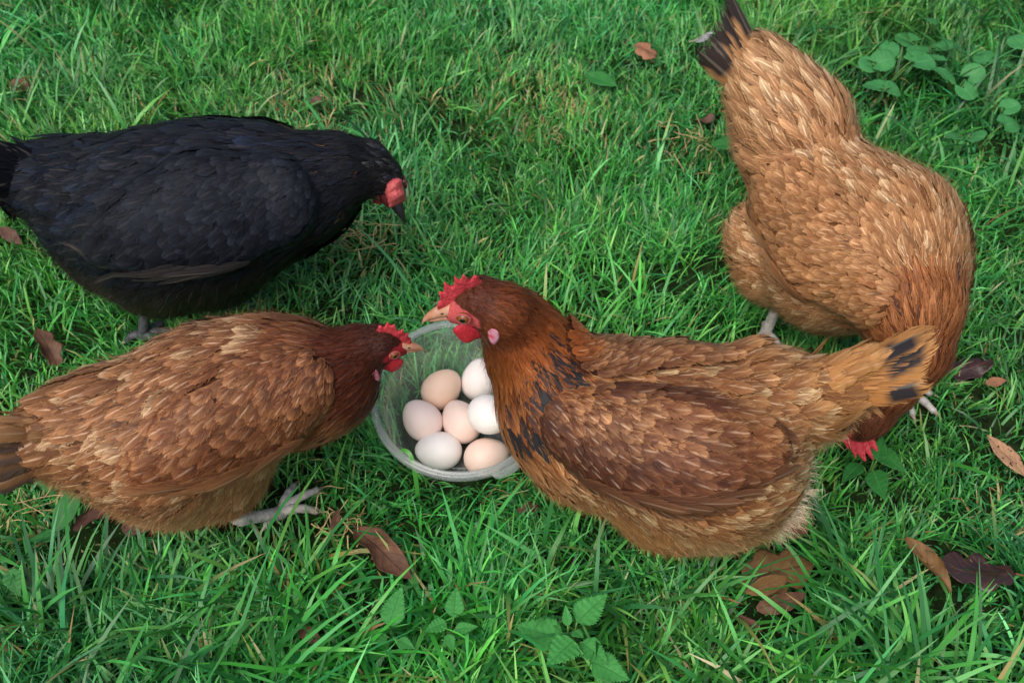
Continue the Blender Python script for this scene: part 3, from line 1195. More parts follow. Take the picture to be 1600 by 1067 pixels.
        for j in range(nf):
            r = rng.normal(1, .12)
            a = np.array([[*(ca * r), rng.random()]])
            b = np.array([[*(cb * r), .35]])
            mobj('flight_feather', feather_mesh('flight_feather', Vf[j:j + 1], uv, a, b, 10, 5, O, nr[j:j + 1]), fmat, wpart)

    # --- tail: a folded fan of broad feathers
    t0, t1, t2_ = [np.array(q) for q in h['tail']]
    ax_ = unit(t2_ - t0)
    upv = unit(np.array([0, 0, 1.0]) - ax_[2] * ax_)
    sd = np.cross(ax_, upv)
    Lt = np.linalg.norm(t2_ - t0)
    nt = h.get('ntail', 12)
    for j in range(nt):
        f = (j + .5) / nt * 2 - 1                   # -1 .. 1 across the fan
        a = f * h.get('fan', .8)
        dirv = unit(ax_ + sd * math.sin(a) * .38 - upv * (abs(f) ** 1.5) * h.get('droop', .28) + rng.normal(0, .02, 3))
        nrm = unit(upv * math.cos(a * 1.5) + sd * math.sin(a * 1.5))
        b0 = t0 + sd * math.sin(a) * .016 - upv * (abs(f) * .020 - .004) + ax_ * .004
        ln = Lt * (1.0 - .20 * abs(f)) * rng.normal(1, .03)
        A = lin(st['tail'][0]) * rng.normal(1, .12)
        B = lin(st['tail'][1]) * rng.normal(1, .12)
        Vq, uv, fc, fe, R, C = quill(b0, dirv, nrm, ln, h.get('wtail', .036), -.05 + .03 * rng.random(), A, B, st.get('tail_paint'), rng, twist=rng.normal(0, .15))
        mobj('tail_feather', mesh_np('tail_feather', Vq[0] - O, grid_quads(1, R, C), uv=uv, cols={'fc': fc, 'fe': fe}), fmat, root)
    # tail coverts curling over the fan
    for j in range(h.get('ncov', 26)):
        f = rng.uniform(-1, 1)
        q = rng.random()
        a = f * 1.2
        b0 = t0 + (t1 - t0) * q * .9 + (sd * math.sin(a) + upv * math.cos(a)) * (.020 - .008 * q) * h.get('covr', 1)
        dirv = unit(ax_ + sd * math.sin(a) * .35 + upv * .10 + rng.normal(0, .09, 3))
        nrm = unit(upv * math.cos(a) + sd * math.sin(a))
        A = lin(st['covert'][0]) * rng.normal(1, .14)
        B = lin(st['covert'][1]) * rng.normal(1, .14)
        Vq, uv, fc, fe, R, C = quill(b0, dirv, nrm, rng.uniform(.035, .060), rng.uniform(.013, .019), -.16, A, B, None, rng, 7, 5, 'round')
        mobj('tail_covert', mesh_np('tail_covert', Vq[0] - O, grid_quads(1, R, C), uv=uv, cols={'fc': fc, 'fe': fe}), fmat, root)

    build_head(root, h, O, fn)
    for pts, toes in h['legs']:
        build_leg(root, O, pts, toes, M[h.get('leg_mat', 'leg_grey')])
    return fn


def paint_front(P, g, s, A, B, shaft, vent, rng):
    n = len(P)
    line = np.array([(.0720, .6850, .282), (.0690, .6690, .286), (.0500, .6270, .292), (.0320, .6000, .280), (.0130, .5920, .256), (.0010, .5960, .236)])
    dl = np.full(n, 1.0)
    for p0, p1 in zip(line[:-1], line[1:]):
        e_ = p1 - p0
        t_ = np.clip((P - p0) @ e_ / (e_ @ e_), 0, 1)
        dl = np.minimum(dl, np.linalg.norm(P - p0 - t_[:, None] * e_, axis=1))
    band = sstep(.034, .010, dl) * sstep(5.0, 4.2, s)
    blk = rng.random(n) < band * .8
    A[blk] = lin((34, 33, 37)) * rng.uniform(.7, 1.4, (blk.sum(), 1))
    keep = rng.random(n) < .4
    m = blk & ~keep
    B[m] = lin((40, 38, 40))
    B[blk & keep] = lin((165, 95, 45))
    shaft[blk] *= .1
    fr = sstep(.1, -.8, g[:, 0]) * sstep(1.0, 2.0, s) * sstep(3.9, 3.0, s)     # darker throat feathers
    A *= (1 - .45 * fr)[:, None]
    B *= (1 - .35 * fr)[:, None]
    pale = (rng.random(n) < .30) & (s > 4.0) & (s < 9)
    B[pale] = lin((206, 174, 126))
    shaft[pale] = .6
    q = np.linalg.norm(P - np.array([.268, .580, .150]), axis=1)
    ve = sstep(.062, .030, q)[:, None]
    A[:] = A * (1 - ve) + lin((216, 194, 160)) * ve
    B[:] = B * (1 - ve) + lin((230, 214, 186)) * ve


def paint_pale(P, g, s, A, B, shaft, vent, rng):
    pale = (rng.random(len(P)) < .26) & (s > 4.0) & (s < 9)
    B[pale] = lin((200, 164, 122))
    shaft[pale] = .55


def paint_right(P, g, s, A, B, shaft, vent, rng):
    n = len(P)
    pale = (rng.random(n) < .30) & (s > 3.6)
    B[pale] = lin((226, 192, 146))
    shaft[pale] = .9
    dark = (rng.random(n) < .34 * np.exp(-((s - 2.6) / .8) ** 2))
    lt = (rng.random(n) < .3) & (s > 1.5) & (s < 3.8)
    B[lt] = lin((190, 122, 70))
    shaft[lt] = .5
    A[dark] = lin((52, 32, 28))
    B[dark] = lin((120, 66, 38))


def paint_black(P, g, s, A, B, shaft, vent, rng):
    n = len(P)
    o = (rng.random(n) < .016 * np.exp(-((s - 3.2) / .8) ** 2)) & (g[:, 2] > -.2)
    shaft[:] *= .12
    B[o] = lin((150, 96, 52))
    shaft[o] = .5
    si = (rng.random(n) < .10) & (s < 1.8)
    B[si] = lin((112, 112, 114))
    sh = rng.random(n) < .3
    B[sh] = B[sh] * np.array([.8, 1.05, 1.5])


def tail_front(v, u, fc, fe):
    if fc[0, 3] < .12:
        return
    m = (v > .56) & (v < .90) & (u > -.85) & (u < .30 + .3 * np.sin(v * 9 + fc[0, 3] * 20))
    for c in (fc, fe):
        c[m, :3] = lin((42, 39, 42))


def tail_left(v, u, fc, fe):
    m = (v > .4) & (u > .35)
    fc[m, :3] = lin((84, 68, 58))
    fe[m, :3] = lin((78, 62, 54))


def tail_right(v, u, fc, fe):
    m = (v > .58) & ((u < .35) | (v > .8)) & (np.sin(fc[:, 3] * 50) > -.9)
    for c in (fc, fe):
        c[m, :3] = lin((48, 40, 38))
HD_C = dict(
 chain=[(-0.0304,0.6659,0.3370,0.0195), (-0.0090,0.6605,0.3280,0.0249), (0.0037,0.6702,0.3000,0.0315), (0.0189,0.6658,0.2650,0.0433), (0.0497,0.6358,0.2200,0.0619), (0.0995,0.6247,0.2000,0.0778), (0.1604,0.6122,0.1900,0.0906), (0.1991,0.6043,0.1900,0.0913), (0.2553,0.6375,0.2200,0.0569), (0.2987,0.6319,0.2350,0.0383), (0.3237,0.6334,0.2500,0.0259)],
 lumps=[(0.0678,0.6159,0.1850,0.0531), (0.1580,0.5804,0.1250,0.0445), (0.2146,0.5850,0.1250,0.0446), (0.2495,0.5827,0.1600,0.0319)],
 wing=[(0.0597,0.5806,0.2578,0.0298,-0.2143,-0.7001,0.6812), (0.1035,0.5643,0.2549,0.0473,-0.2718,-0.6420,0.7169), (0.1601,0.5482,0.2602,0.0489,-0.1672,-0.6430,0.7474), (0.2278,0.5532,0.2603,0.0245,0.3300,-0.5431,0.7721)],
 tail=[(0.2902,0.6360,0.2400), (0.3227,0.6368,0.2700), (0.3820,0.6336,0.3350)],
 head=(-0.0304,0.6659,0.3370), beak=(-0.0827,0.6593,0.3240))
HD_B = dict(
 chain=[(-0.1351,0.7001,0.2380,0.0184), (-0.1540,0.6958,0.2360,0.0220), (-0.1700,0.6880,0.2320,0.0272), (-0.1917,0.6708,0.2250,0.0399), (-0.2272,0.6748,0.2100,0.0649), (-0.2639,0.6721,0.2050,0.0697), (-0.3090,0.6557,0.1950,0.0812), (-0.3572,0.6256,0.1850,0.0834), (-0.4087,0.6229,0.1950,0.0632), (-0.4442,0.6122,0.2050,0.0451), (-0.4648,0.5976,0.2150,0.0274)],
 lumps=[(-0.1997,0.6699,0.1900,0.0384), (-0.1731,0.6747,0.2050,0.0296), (-0.3114,0.6260,0.1200,0.0490), (-0.3590,0.6104,0.1250,0.0415)],
 wing=[(-0.2135,0.6296,0.2547,0.0359,0.2042,-0.6950,0.6894), (-0.2515,0.6088,0.2412,0.0493,0.3640,-0.7603,0.5380), (-0.2918,0.5823,0.2356,0.0438,0.3943,-0.7633,0.5117), (-0.3325,0.5574,0.2321,0.0192,0.2906,-0.7842,0.5483)],
 tail=[(-0.4352,0.6084,0.2100), (-0.4600,0.5978,0.2200), (-0.4960,0.5679,0.2600)],
 head=(-0.1351,0.7001,0.2380), beak=(-0.0902,0.7064,0.2280))
HD_A = dict(
 chain=[(-0.1605,0.9967,0.2150,0.0240), (-0.1800,0.9941,0.2300,0.0338), (-0.2141,0.9754,0.2400,0.0460), (-0.2536,0.9600,0.2300,0.0650), (-0.3121,0.9661,0.2100,0.0888), (-0.3672,0.9575,0.2000,0.1046), (-0.4282,0.9456,0.1950,0.1057), (-0.4977,0.9635,0.2000,0.0846), (-0.5499,0.9843,0.2150,0.0565), (-0.5812,0.9757,0.2300,0.0416)],
 lumps=[(-0.4426,0.9246,0.1200,0.0500), (-0.3719,0.9339,0.1200,0.0455), (-0.4984,0.9255,0.1500,0.0380)],
 wing=[(-0.2803,0.8977,0.2608,0.0546,0.1861,-0.8111,0.5545), (-0.3411,0.8759,0.2624,0.0661,0.2623,-0.7624,0.5916), (-0.4001,0.8582,0.2543,0.0500,0.1811,-0.8196,0.5436), (-0.4614,0.8509,0.2339,0.0202,-0.3737,-0.8519,0.3669)],
 tail=[(-0.5438,0.9880,0.2250), (-0.5779,0.9873,0.2500), (-0.6332,0.9459,0.3400)],
 head=(-0.1605,0.9967,0.2150), beak=(-0.1322,0.9604,0.1800))
HD_D = dict(
 chain=[(0.4085,0.7210,0.0700,0.0166), (0.4133,0.7262,0.0850,0.0224), (0.4284,0.7362,0.1250,0.0272), (0.4465,0.7588,0.1650,0.0405), (0.4435,0.7943,0.1950,0.0556), (0.4405,0.8508,0.2000,0.0774), (0.4318,0.8942,0.2000,0.0947), (0.4133,0.9318,0.2050,0.0796), (0.3750,1.0054,0.2220,0.0570), (0.3483,1.0483,0.2520,0.0708), (0.3204,1.0850,0.2850,0.0525), (0.3022,1.1028,0.3100,0.0348)],
 lumps=[(0.3863,0.8924,0.1600,0.0770), (0.3183,0.9741,0.1400,0.0444), (0.3267,0.9332,0.1150,0.0391), (0.3633,0.9695,0.2000,0.0518)],
 wing=[(0.3842,0.7984,0.2212,0.0409,-0.7994,-0.5064,0.3232), (0.3530,0.8481,0.2326,0.0533,-0.7356,-0.4879,0.4699), (0.3252,0.9339,0.2252,0.0456,-0.8459,-0.3374,0.4131), (0.3004,1.0024,0.2204,0.0206,-0.7458,-0.5515,-0.3737)],
 tail=[(0.3393,1.0703,0.2650), (0.3097,1.0860,0.3100), (0.2623,1.1181,0.3900)],
 head=(0.4085,0.7210,0.0700), beak=(0.3997,0.7208,0.0300))


HEN_FRONT = dict(**HD_C,
    hs=1.3, eyey=.0152, eary=.0215, comb=dict(h=1.2, n=6, cut=.40, th=.0026), wattle=1.0, belly_z=.135, flop=.1, vent=(.268, .580, .150), far=.02,
    legs=[(((.170, .620, .12), (.185, .635, .07), (.180, .625, .012)), math.pi * .95), (((.205, .650, .12), (.225, .660, .07), (.215, .655, .012)), math.pi * 1.05)],
    ntail=10, fan=.65, droop=.12, wtail=.038,
    style=dict(
        dorsal=[(0, (64, 30, 19)), (1, (81, 40, 21)), (2, (113, 55, 23)), (3, (130, 65, 22)), (3.7, (108, 61, 32)), (5, (94, 55, 33)), (6.5, (100, 58, 34)), (8, (112, 69, 40)), (10, (119, 78, 45))],
        dorsal_edge=[(0, (105, 54, 33)), (2, (152, 85, 42)), (3.4, (168, 103, 50)), (4.2, (180, 131, 86)), (6, (167, 118, 77)), (8, (178, 130, 81)), (10, (170, 121, 72))],
        ventral=[(0, (98, 48, 29)), (2, (95, 48, 29)), (3, (112, 61, 35)), (4, (163, 103, 61)), (6, (169, 111, 63)), (7.4, (184, 130, 79)), (8.2, (213, 183, 141)), (10, (198, 154, 107))],
        ventral_edge=[(0, (112, 58, 35)), (2, (117, 62, 36)), (3, (140, 81, 46)), (4, (191, 138, 88)), (6, (191, 138, 86)), (8.2, (222, 198, 161)), (10, (209, 168, 119))],
        wing=[(60, 31, 22), (76, 42, 27)], wing_edge=[(92, 54, 35), (121, 76, 49)], wing_shaft=.55,
        flight=[(72, 43, 29), (112, 74, 50)], flights=6, tail=[(156, 103, 56), (168, 122, 72)], covert=[(153, 101, 56), (172, 127, 77)],
        face=(186, 84, 84), paint=paint_front, tail_paint=tail_front),
)
HEN_LEFT = dict(**HD_B,
    hs=1.05, eyey=.0152, eary=.0205, comb=dict(h=1.25, n=6, cut=.36, th=.0026), wattle=.95, belly_z=.135, flop=-.15,
    legs=[(((-.320, .640, .12), (-.300, .606, .055), (-.2646, .6413, .014)), .75), (((-.345, .690, .12), (-.370, .690, .06), (-.345, .700, .012)), .4)],
    ntail=10, fan=.9, droop=.5,
    style=dict(
        dorsal=[(0, (48, 23, 19)), (1, (51, 25, 17)), (3, (59, 27, 19)), (3.8, (70, 35, 21)), (4.4, (94, 55, 33)), (5.2, (91, 53, 33)), (7, (91, 54, 34)), (8, (95, 61, 37)), (10, (84, 56, 37))],
        dorsal_edge=[(0, (78, 40, 28)), (3, (99, 49, 30)), (3.9, (121, 67, 36)), (4.5, (168, 119, 78)), (6, (160, 111, 72)), (8, (159, 110, 71)), (10, (137, 94, 62))],
        ventral=[(0, (74, 35, 27)), (3, (82, 43, 29)), (3.7, (117, 69, 41)), (4.2, (145, 99, 61)), (6, (163, 111, 72)), (8, (170, 124, 83)), (10, (153, 114, 76))],
        ventral_edge=[(0, (87, 46, 32)), (3, (104, 56, 35)), (3.8, (150, 99, 60)), (4.5, (172, 127, 84)), (6, (177, 134, 91)), (8, (186, 146, 104)), (10, (168, 130, 92))],
        wing=[(80, 44, 28), (77, 42, 26)], wing_edge=[(151, 100, 62), (134, 81, 49)], wing_shaft=.6,
        flight=[(92, 56, 36), (137, 91, 59)], tail=[(115, 81, 51), (132, 96, 63)], covert=[(135, 92, 58), (162, 121, 79)],
        face=(166, 46, 54), paint=paint_pale, tail_paint=tail_left),
)
HEN_BLACK = dict(**HD_A,
    smap=([0, 3, 4, 9], [0, 3.2, 4.2, 10]),
    hs=1.35, eyey=.0152, eary=.0205, comb=dict(h=.85, n=2, cut=.2, th=.0090, mat='comb_pale', len=.60, x0=.06), wattle=.5, iris='iris_dark', lid='lid_dark', belly_z=.125, beak_mat='beak_black', leg_mat='leg_dark',
    legs=[(((-.455, .930, .12), (-.475, .925, .065), (-.490, .915, .014)), .2), (((-.370, .985, .12), (-.385, .985, .06), (-.380, .985, .012)), .1)],
    ntail=14, fan=1.0, wth=.019, wtail=.044, fs=1.12, fl=1.3,
    style=dict(mat='black_feather', down='black_down', var=.25,
        dorsal=[(0, (32, 31, 33)), (2, (24, 24, 27)), (4, (22, 24, 28)), (7, (21, 22, 25)), (10, (19, 20, 24))],
        dorsal_edge=[(0, (62, 58, 57)), (2, (43, 42, 43)), (4, (42, 43, 51)), (7, (35, 38, 43)), (10, (34, 35, 43))],
        ventral=[(0, (24, 23, 24)), (4, (22, 21, 22)), (5.5, (36, 31, 28)), (7.5, (52, 43, 35)), (10, (36, 32, 30))],
        ventral_edge=[(0, (33, 30, 30)), (4, (29, 27, 29)), (5.5, (50, 43, 37)), (7.5, (76, 63, 50)), (10, (44, 40, 37))],
        wing=[(22, 24, 29), (20, 21, 25)], wing_edge=[(38, 43, 53), (32, 35, 43)], wing_shaft=.05,
        flight=[(50, 47, 47), (60, 56, 56)], flights=6, tail=[(19, 19, 22), (24, 25, 30)], covert=[(19, 20, 24), (27, 29, 34)],
        face=(118, 50, 52), paint=paint_black),
)
HEN_RIGHT = dict(**HD_D,
    smap=([0, 2, 4, 5, 8, 11], [0, 1.7, 3.5, 4.4, 7.2, 10]),
    up=(-.2, -.9, -.3), look=(-.75, -.05, -.65),
    hs=.95, eyey=.0140, eary=.0180, comb=dict(h=1.9, n=5, cut=.45, th=.0026), wattle=.9, belly_z=.15,
    legs=[(((.360, .930, .12), (.350, .935, .07), (.3376, .920, .012)), -1.7), (((.460, .880, .12), (.480, .870, .07), (.492, .826, .012)), -.75)],
    ntail=12, fan=.9, fs=1.0, flen=1.15, fwid=.74, bb=.34, nbarb=30000,
    style=dict(
        dorsal=[(0, (65, 36, 27)), (1.5, (86, 48, 30)), (2.6, (99, 55, 32)), (3.2, (112, 59, 31)), (4, (129, 84, 49)), (6, (132, 87, 53)), (8, (134, 91, 59)), (10, (138, 100, 68))],
        dorsal_edge=[(0, (101, 57, 37)), (1.5, (135, 82, 50)), (2.6, (152, 90, 52)), (3.2, (162, 99, 56)), (4, (187, 139, 93)), (6, (187, 140, 95)), (8, (190, 144, 99)), (10, (190, 148, 106))],
        ventral=[(0, (74, 40, 30)), (2, (93, 51, 33)), (3.5, (125, 80, 49)), (4.4, (141, 102, 68)), (6, (159, 111, 71)), (10, (170, 127, 86))],
        ventral_edge=[(0, (92, 50, 34)), (2, (116, 67, 43)), (3.5, (156, 115, 80)), (4.4, (169, 131, 94)), (6, (180, 135, 91)), (10, (190, 151, 111))],
        wing=[(127, 83, 49), (119, 77, 47)], wing_edge=[(189, 141, 95), (178, 125, 81)], wing_shaft=.6,
        flight=[(115, 74, 45), (175, 123, 81)], tail=[(154, 110, 71), (172, 132, 91)], covert=[(155, 110, 70), (178, 136, 96)],
        paint=paint_right, tail_paint=tail_right),
)
HENS = [
    make_hen('hen', 'brown hen with a raised head and black-flecked neck, its beak above the bowl', HEN_FRONT, 11),
    make_hen('hen', 'brown hen stretching its dark neck and red comb into the bowl from the side', HEN_LEFT, 22),
    make_hen('hen', 'black hen with a dark beak looking down at the grass', HEN_BLACK, 33),
    make_hen('hen', 'golden brown hen with its tail up and head down pecking the grass', HEN_RIGHT, 44),
]


# ------------------------------------------------------------------ ground
def build_ground():
    fine = np.arange(-2.6, 2.6001, .05)
    xs = np.concatenate([[-160, -60, -20, -8, -4], fine, [4, 8, 20, 60, 160]])
    ys = np.concatenate([[-160, -60, -20, -8, -4], fine + 1.0, [5, 9, 20, 60, 160]])
    X, Y = np.meshgrid(xs, ys, indexing='ij')
    Z = ground_z(X, Y)
    V = np.stack([X.ravel(), Y.ravel(), Z.ravel()], 1)
    Q = grid_quads(1, len(xs), len(ys))[:, ::-1]
    o = mobj('ground', mesh_np('ground', V, Q), M['soil'])
    tag(o, 'dark soil and thatch under the lawn', 'ground', kind='structure')


build_ground()

BOWL_C = np.array([-0.0591, 0.7453, 0.100])        # centre of the rim
BOWL_N = unit(np.array([0.02, -0.175, 0.985]))     # the tub leans towards its near side
BOWL_R, BOWL_D, BOWL_B = 0.1005, 0.086, 0.068      # rim radius, depth, base radius


def bowl_local(p):
    q = p - BOWL_C
    z = q @ BOWL_N
    return np.linalg.norm(q - z[:, None] * BOWL_N, axis=1), z


# ------------------------------------------------------------------ grass
def in_view(x, y, m=0.0):
    """Plan shape of the lawn that the picture shows, widened by m."""
    return (y > .40 - m) & (y < 1.88 + m) & (np.abs(x) < .53 + (y - .4448) * .335 + m)


def long_zone(x, y):
    """Where the turf is left long: along the near edge and in the far corner by the round-leaved weeds."""
    a = sstep(.66, .52, y + .04 * vnoise(x, y, 9, 5))
    b = sstep(.42, .62, x - .25 * (1.35 - y) + .05 * vnoise(x, y, 8, 6)) * sstep(1.12, 1.30, y)
    c = sstep(-.45, -.75, x) * sstep(1.25, 1.5, y) * .7
    return np.clip(np.maximum(np.maximum(a, b), c), 0, 1)


def dry_zone(x, y):
    d = 0
    for cx, cy, r in ((-.52, .66, .07), (-.19, .605, .05), (-.20, 1.09, .06), (.27, 1.33, .06), (-.33, 1.42, .12), (.05, 1.45, .12), (-.48, .62, .05), (.60, .62, .05)):
        d = d + np.exp(-(((x - cx) ** 2 + (y - cy) ** 2) / r ** 2))
    return np.clip(d, 0, 1)


def blades(x, y, az, L, wd, lean, curl, col, tipc, name, z0=None, S=5, twist=None, rng=RNG, roll=None):
    """Curved tapering grass blades, all in one mesh of ribbons with a fold along the midrib."""
    n = len(x)
    z = ground_z(x, y) if z0 is None else z0
    dirx, diry = np.cos(az), np.sin(az)
    P = np.stack([x, y, z - .004], 1)
    rows, cr = [], []
    cur = P.copy()
    ang = lean.copy()
    tw = rng.normal(0, .5, n) if twist is None else twist
    f = np.linspace(0, 1, S)
    prof = np.interp(f, [0, .2, .55, .8, 1], [.75, 1, .95, .62, .06])
    side0 = np.stack([-diry, dirx, np.zeros(n)], 1)
    for i in range(S):
        t = np.stack([dirx * np.sin(ang), diry * np.sin(ang), np.cos(ang)], 1)
        up = np.stack([-dirx * np.cos(ang), -diry * np.cos(ang), np.sin(ang)], 1)
        a = tw * f[i] + (0 if roll is None else roll)
        sd = side0 * np.cos(a)[:, None] + up * np.sin(a)[:, None]
        w = (wd * prof[i] * .5)[:, None]
        rows += [cur - sd * w, cur + sd * w]
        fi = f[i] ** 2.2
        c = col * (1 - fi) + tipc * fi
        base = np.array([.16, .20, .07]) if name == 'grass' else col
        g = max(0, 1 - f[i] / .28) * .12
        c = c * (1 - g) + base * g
        cr += [c, c]
        cur = cur + t * (L / (S - 1))[:, None]
        ang = ang + curl / (S - 1)
    V = np.stack(rows, 1).reshape(-1, 3)
    k = 2 * S
    q = np.array([[2 * r, 2 * r + 1, 2 * r + 3, 2 * r + 2] for r in range(S - 1)])
    Q = (np.arange(n)[:, None, None] * k + q[None]).reshape(-1, 4)
    return V, Q, np.stack(cr, 1).reshape(-1, 3), cur


GREENS = np.array([1.02, 1.03, .98]) * np.array([lin(c) for c in ((62, 142, 58), (78, 158, 76), (48, 120, 54), (94, 170, 98), (54, 136, 74), (104, 172, 82), (70, 152, 58), (40, 104, 50))])
DRY = np.array([lin(c) for c in ((196, 182, 120), (176, 158, 100), (150, 150, 80), (206, 196, 150), (160, 130, 84))])


LEAF_SPOTS = [(.232, 1.575, .04), (.590, .855, .04), (.582, .709, .04), (.444, .556, .045), (.497, .553, .055), (.290, .560, .055), (.272, .535, .04), (.285, .519, .04), (.246, .496, .025),
              (.318, .618, .035), (-.14, .572, .06), (-.16, .59, .04), (-.197, .615, .03), (-.208, .481, .025), (-.470, .622, .04), (-.42, .615, .035), (.312, 1.39, .03), (-.604, .885, .04),
              (.058, .462, .06), (-.122, .49, .035), (-.066, .49, .03), (.63, 1.475, .10), (.60, 1.425, .06), (.735, 1.305, .08), (.785, 1.352, .04), (.835, 1.33, .06), (.715, 1.585, .06), (.875, 1.5, .07), (.42, .69, .045), (-.50, .612, .03)]


def build_grass():
    r = np.random.default_rng(101)
    sets = []

    def clumpy(n, x0, x1, y0, y1, nc, sig):
        cx, cy = r.uniform(x0, x1, nc), r.uniform(y0, y1, nc)
        ca = r.uniform(0, 2 * math.pi, nc)
        ch = r.normal(1, .22, nc).clip(.5, 1.6)
        cg = r.normal(0, 1, nc)
        i = r.integers(0, nc, n)
        return cx[i] + r.normal(0, sig, n), cy[i] + r.normal(0, sig, n), ca[i], ch[i], cg[i]

    # the mown turf
    n = 280000
    x, y, ca, ch, cg = clumpy(n, -1.5, 1.5, .15, 2.3, 5200, .026)
    keep = in_view(x, y, .10) | (in_view(x, y, .45) & (r.random(n) < .3))
    x, y, ca, ch, cg = [a[keep] for a in (x, y, ca, ch, cg)]
    n = len(x)
    lz, dz = long_zone(x, y), dry_zone(x, y)
    az = ca + r.normal(0, .85, n)
    L = (.028 + .024 * r.random(n) ** 1.2 + .026 * lz * r.random(n)) * ch * (1 - .3 * dz)
    wd = r.uniform(.0016, .0032, n) * (1 + .35 * lz)
    lean = r.uniform(.05, .75, n)
    curl = r.uniform(.2, 1.5, n)
    sets.append((x, y, az, L, wd, lean, curl, cg, dz, 0))
    # longer blades arching over it
    n = 20000
    x, y, ca, ch, cg = clumpy(n, -1.5, 1.5, .2, 2.2, 1500, .030)
    lz, dz = long_zone(x, y), dry_zone(x, y)
    keep = (in_view(x, y, .10) | (in_view(x, y, .4) & (r.random(n) < .4))) & (r.random(n) < .25 + .8 * lz)
    x, y, ca, ch, cg, lz, dz = [a[keep] for a in (x, y, ca, ch, cg, lz, dz)]
    n = len(x)
    az = ca + r.normal(0, .55, n)
    L = r.uniform(.055, .085, n) * (1 + .55 * lz) * ch
    wd = r.uniform(.0030, .0045, n) * (1 + .3 * lz)
    lean = r.uniform(.25, .9, n)
    curl = r.uniform(.3, 1.5, n)
    sets.append((x, y, az, L, wd, lean, curl, cg, dz * .4, 1))
    # a few coarse blades near the camera and in the far corner
    n = 1700
    x, y, ca, ch, cg = clumpy(n, -1.2, 1.2, .3, 2.0, 330, .028)
    lz = long_zone(x, y)
    keep = in_view(x, y, .12) & (r.random(n) < .05 + 1.0 * lz)
    x, y, ca, ch, cg = [a[keep] for a in (x, y, ca, ch, cg)]
    n = len(x)
    az = ca + r.normal(0, .4, n)
    sets.append((x, y, az, r.uniform(.09, .17, n), r.uniform(.0042, .0062, n), r.uniform(.3, .9, n), r.uniform(.2, 1.3, n), cg, np.zeros(n), 1))
    # the lawn beyond the picture, thinner
    n = 42000
    x, y = r.uniform(-3.4, 3.4, n), r.uniform(-1.2, 4.6, n)
    keep = ~in_view(x, y, .42)
    x, y = x[keep], y[keep]
    n = len(x)
    sets.append((x, y, r.uniform(0, 6.28, n), r.uniform(.05, .10, n), r.uniform(.006, .012, n), r.uniform(.2, .9, n), r.uniform(.3, 1.4, n), r.normal(0, 1, n), np.zeros(n), 2))

    VV, QQ, CC, off = [], [], [], 0
    for x, y, az, L, wd, lean, curl, cg, dz, typ in sets:
        n = len(x)
        p0 = np.stack([x, y, np.zeros(n)], 1)
        rr, _ = bowl_local(p0 + [0, 0, .004])
        ok = rr > .0745
        x, y, az, L, wd, lean, curl, cg, dz, rr = [a[ok] for a in (x, y, az, L, wd, lean, curl, cg, dz, rr)]
        n = len(x)
        # blades beside the tub stand away from it
        near = rr < .125
        out = np.arctan2(y - BOWL_C[1], x - BOWL_C[0])
        az = np.where(near, out + r.normal(0, 1.0, n), az)
        # keep clear of the hens: shorten what would poke into a body
        for f in HENS:
            for _ in range(2):
                t = np.stack([x + np.cos(az) * L * .45, y + np.sin(az) * L * .45, ground_z(x, y) + L * .8], 1)
                c = f.ch.mean(0)
                m = np.abs(t[:, 0] - c[0]) < .35
                d = np.full(n, 1.0)
                d[m] = f(t[m])
                L = np.where(d < .004, L * .55, L)
        # flattened under fallen leaves and round the low weeds, mostly on the near side
        for fx, fy, fr in LEAF_SPOTS:
            L = np.where((x - fx) ** 2 + (y - fy + .012) ** 2 < fr ** 2, L * .5, L)
        # trodden flat around the feet
        for fx, fy in ((-.262, .645), (-.245, .662), (.505, .815), (-.488, .912), (.338, .918)):
            L = np.where((x - fx) ** 2 + (y - fy) ** 2 < .027 ** 2, L * .5, L)
        gi = r.integers(0, len(GREENS), n)
        col = GREENS[gi] * np.exp(cg * .13 + r.normal(0, .24, n))[:, None]
        patch = vnoise(x, y, 5.0, 8)
        col = col * (1 + .18 * patch)[:, None]
        col[:, 0] *= 1 + .22 * vnoise(x, y, 11.0, 9)
        col[:, 2] *= 1 + .25 * vnoise(x, y, 8.0, 10)
        isdry = r.random(n) < (.012 + .22 * dz)
        dc = DRY[r.integers(0, len(DRY), n)] * r.uniform(.6, 1.0, (n, 1))
        col = np.where(isdry[:, None], dc, col)
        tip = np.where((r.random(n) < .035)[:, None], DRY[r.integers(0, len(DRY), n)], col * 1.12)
        if typ == 1:
            col, tip = col * .85, tip * .85
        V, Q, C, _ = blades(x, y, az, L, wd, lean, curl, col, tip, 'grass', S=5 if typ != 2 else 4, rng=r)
        # no blade grows through the tub
        S = 5 if typ != 2 else 4
        br, bz = bowl_local(V)
        wall = np.interp(bz, [-BOWL_D, -BOWL_D + .01, 0, .012], [BOWL_B, BOWL_B + .006, BOWL_R + .006, BOWL_R - .02])
        bad = ((br < wall + .001) & (bz > -BOWL_D - .01) & (bz < .012)).reshape(n, 2 * S).any(1)
        if bad.any():
            kb = ~bad
            V = V.reshape(n, 2 * S, 3)[kb].reshape(-1, 3)
            C = C.reshape(n, 2 * S, 3)[kb].reshape(-1, 3)
            n = int(kb.sum())
            Q = Q[:n * (S - 1)]
        VV.append(V)
        QQ.append(Q + off)
        CC.append(C)
        off += len(V)
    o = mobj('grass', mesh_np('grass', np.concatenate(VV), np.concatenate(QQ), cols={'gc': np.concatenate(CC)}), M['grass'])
    tag(o, 'bright green lawn grass of short and long blades', 'grass', kind='stuff')


build_grass()


# ------------------------------------------------------------------ plastic tub
def frame_of(nrm, ref=(1, 0, 0)):
    z = unit(np.asarray(nrm, float))
    x = np.asarray(ref, float)
    x = unit(x - (x @ z) * z)
    return np.array([x, np.cross(z, x), z])


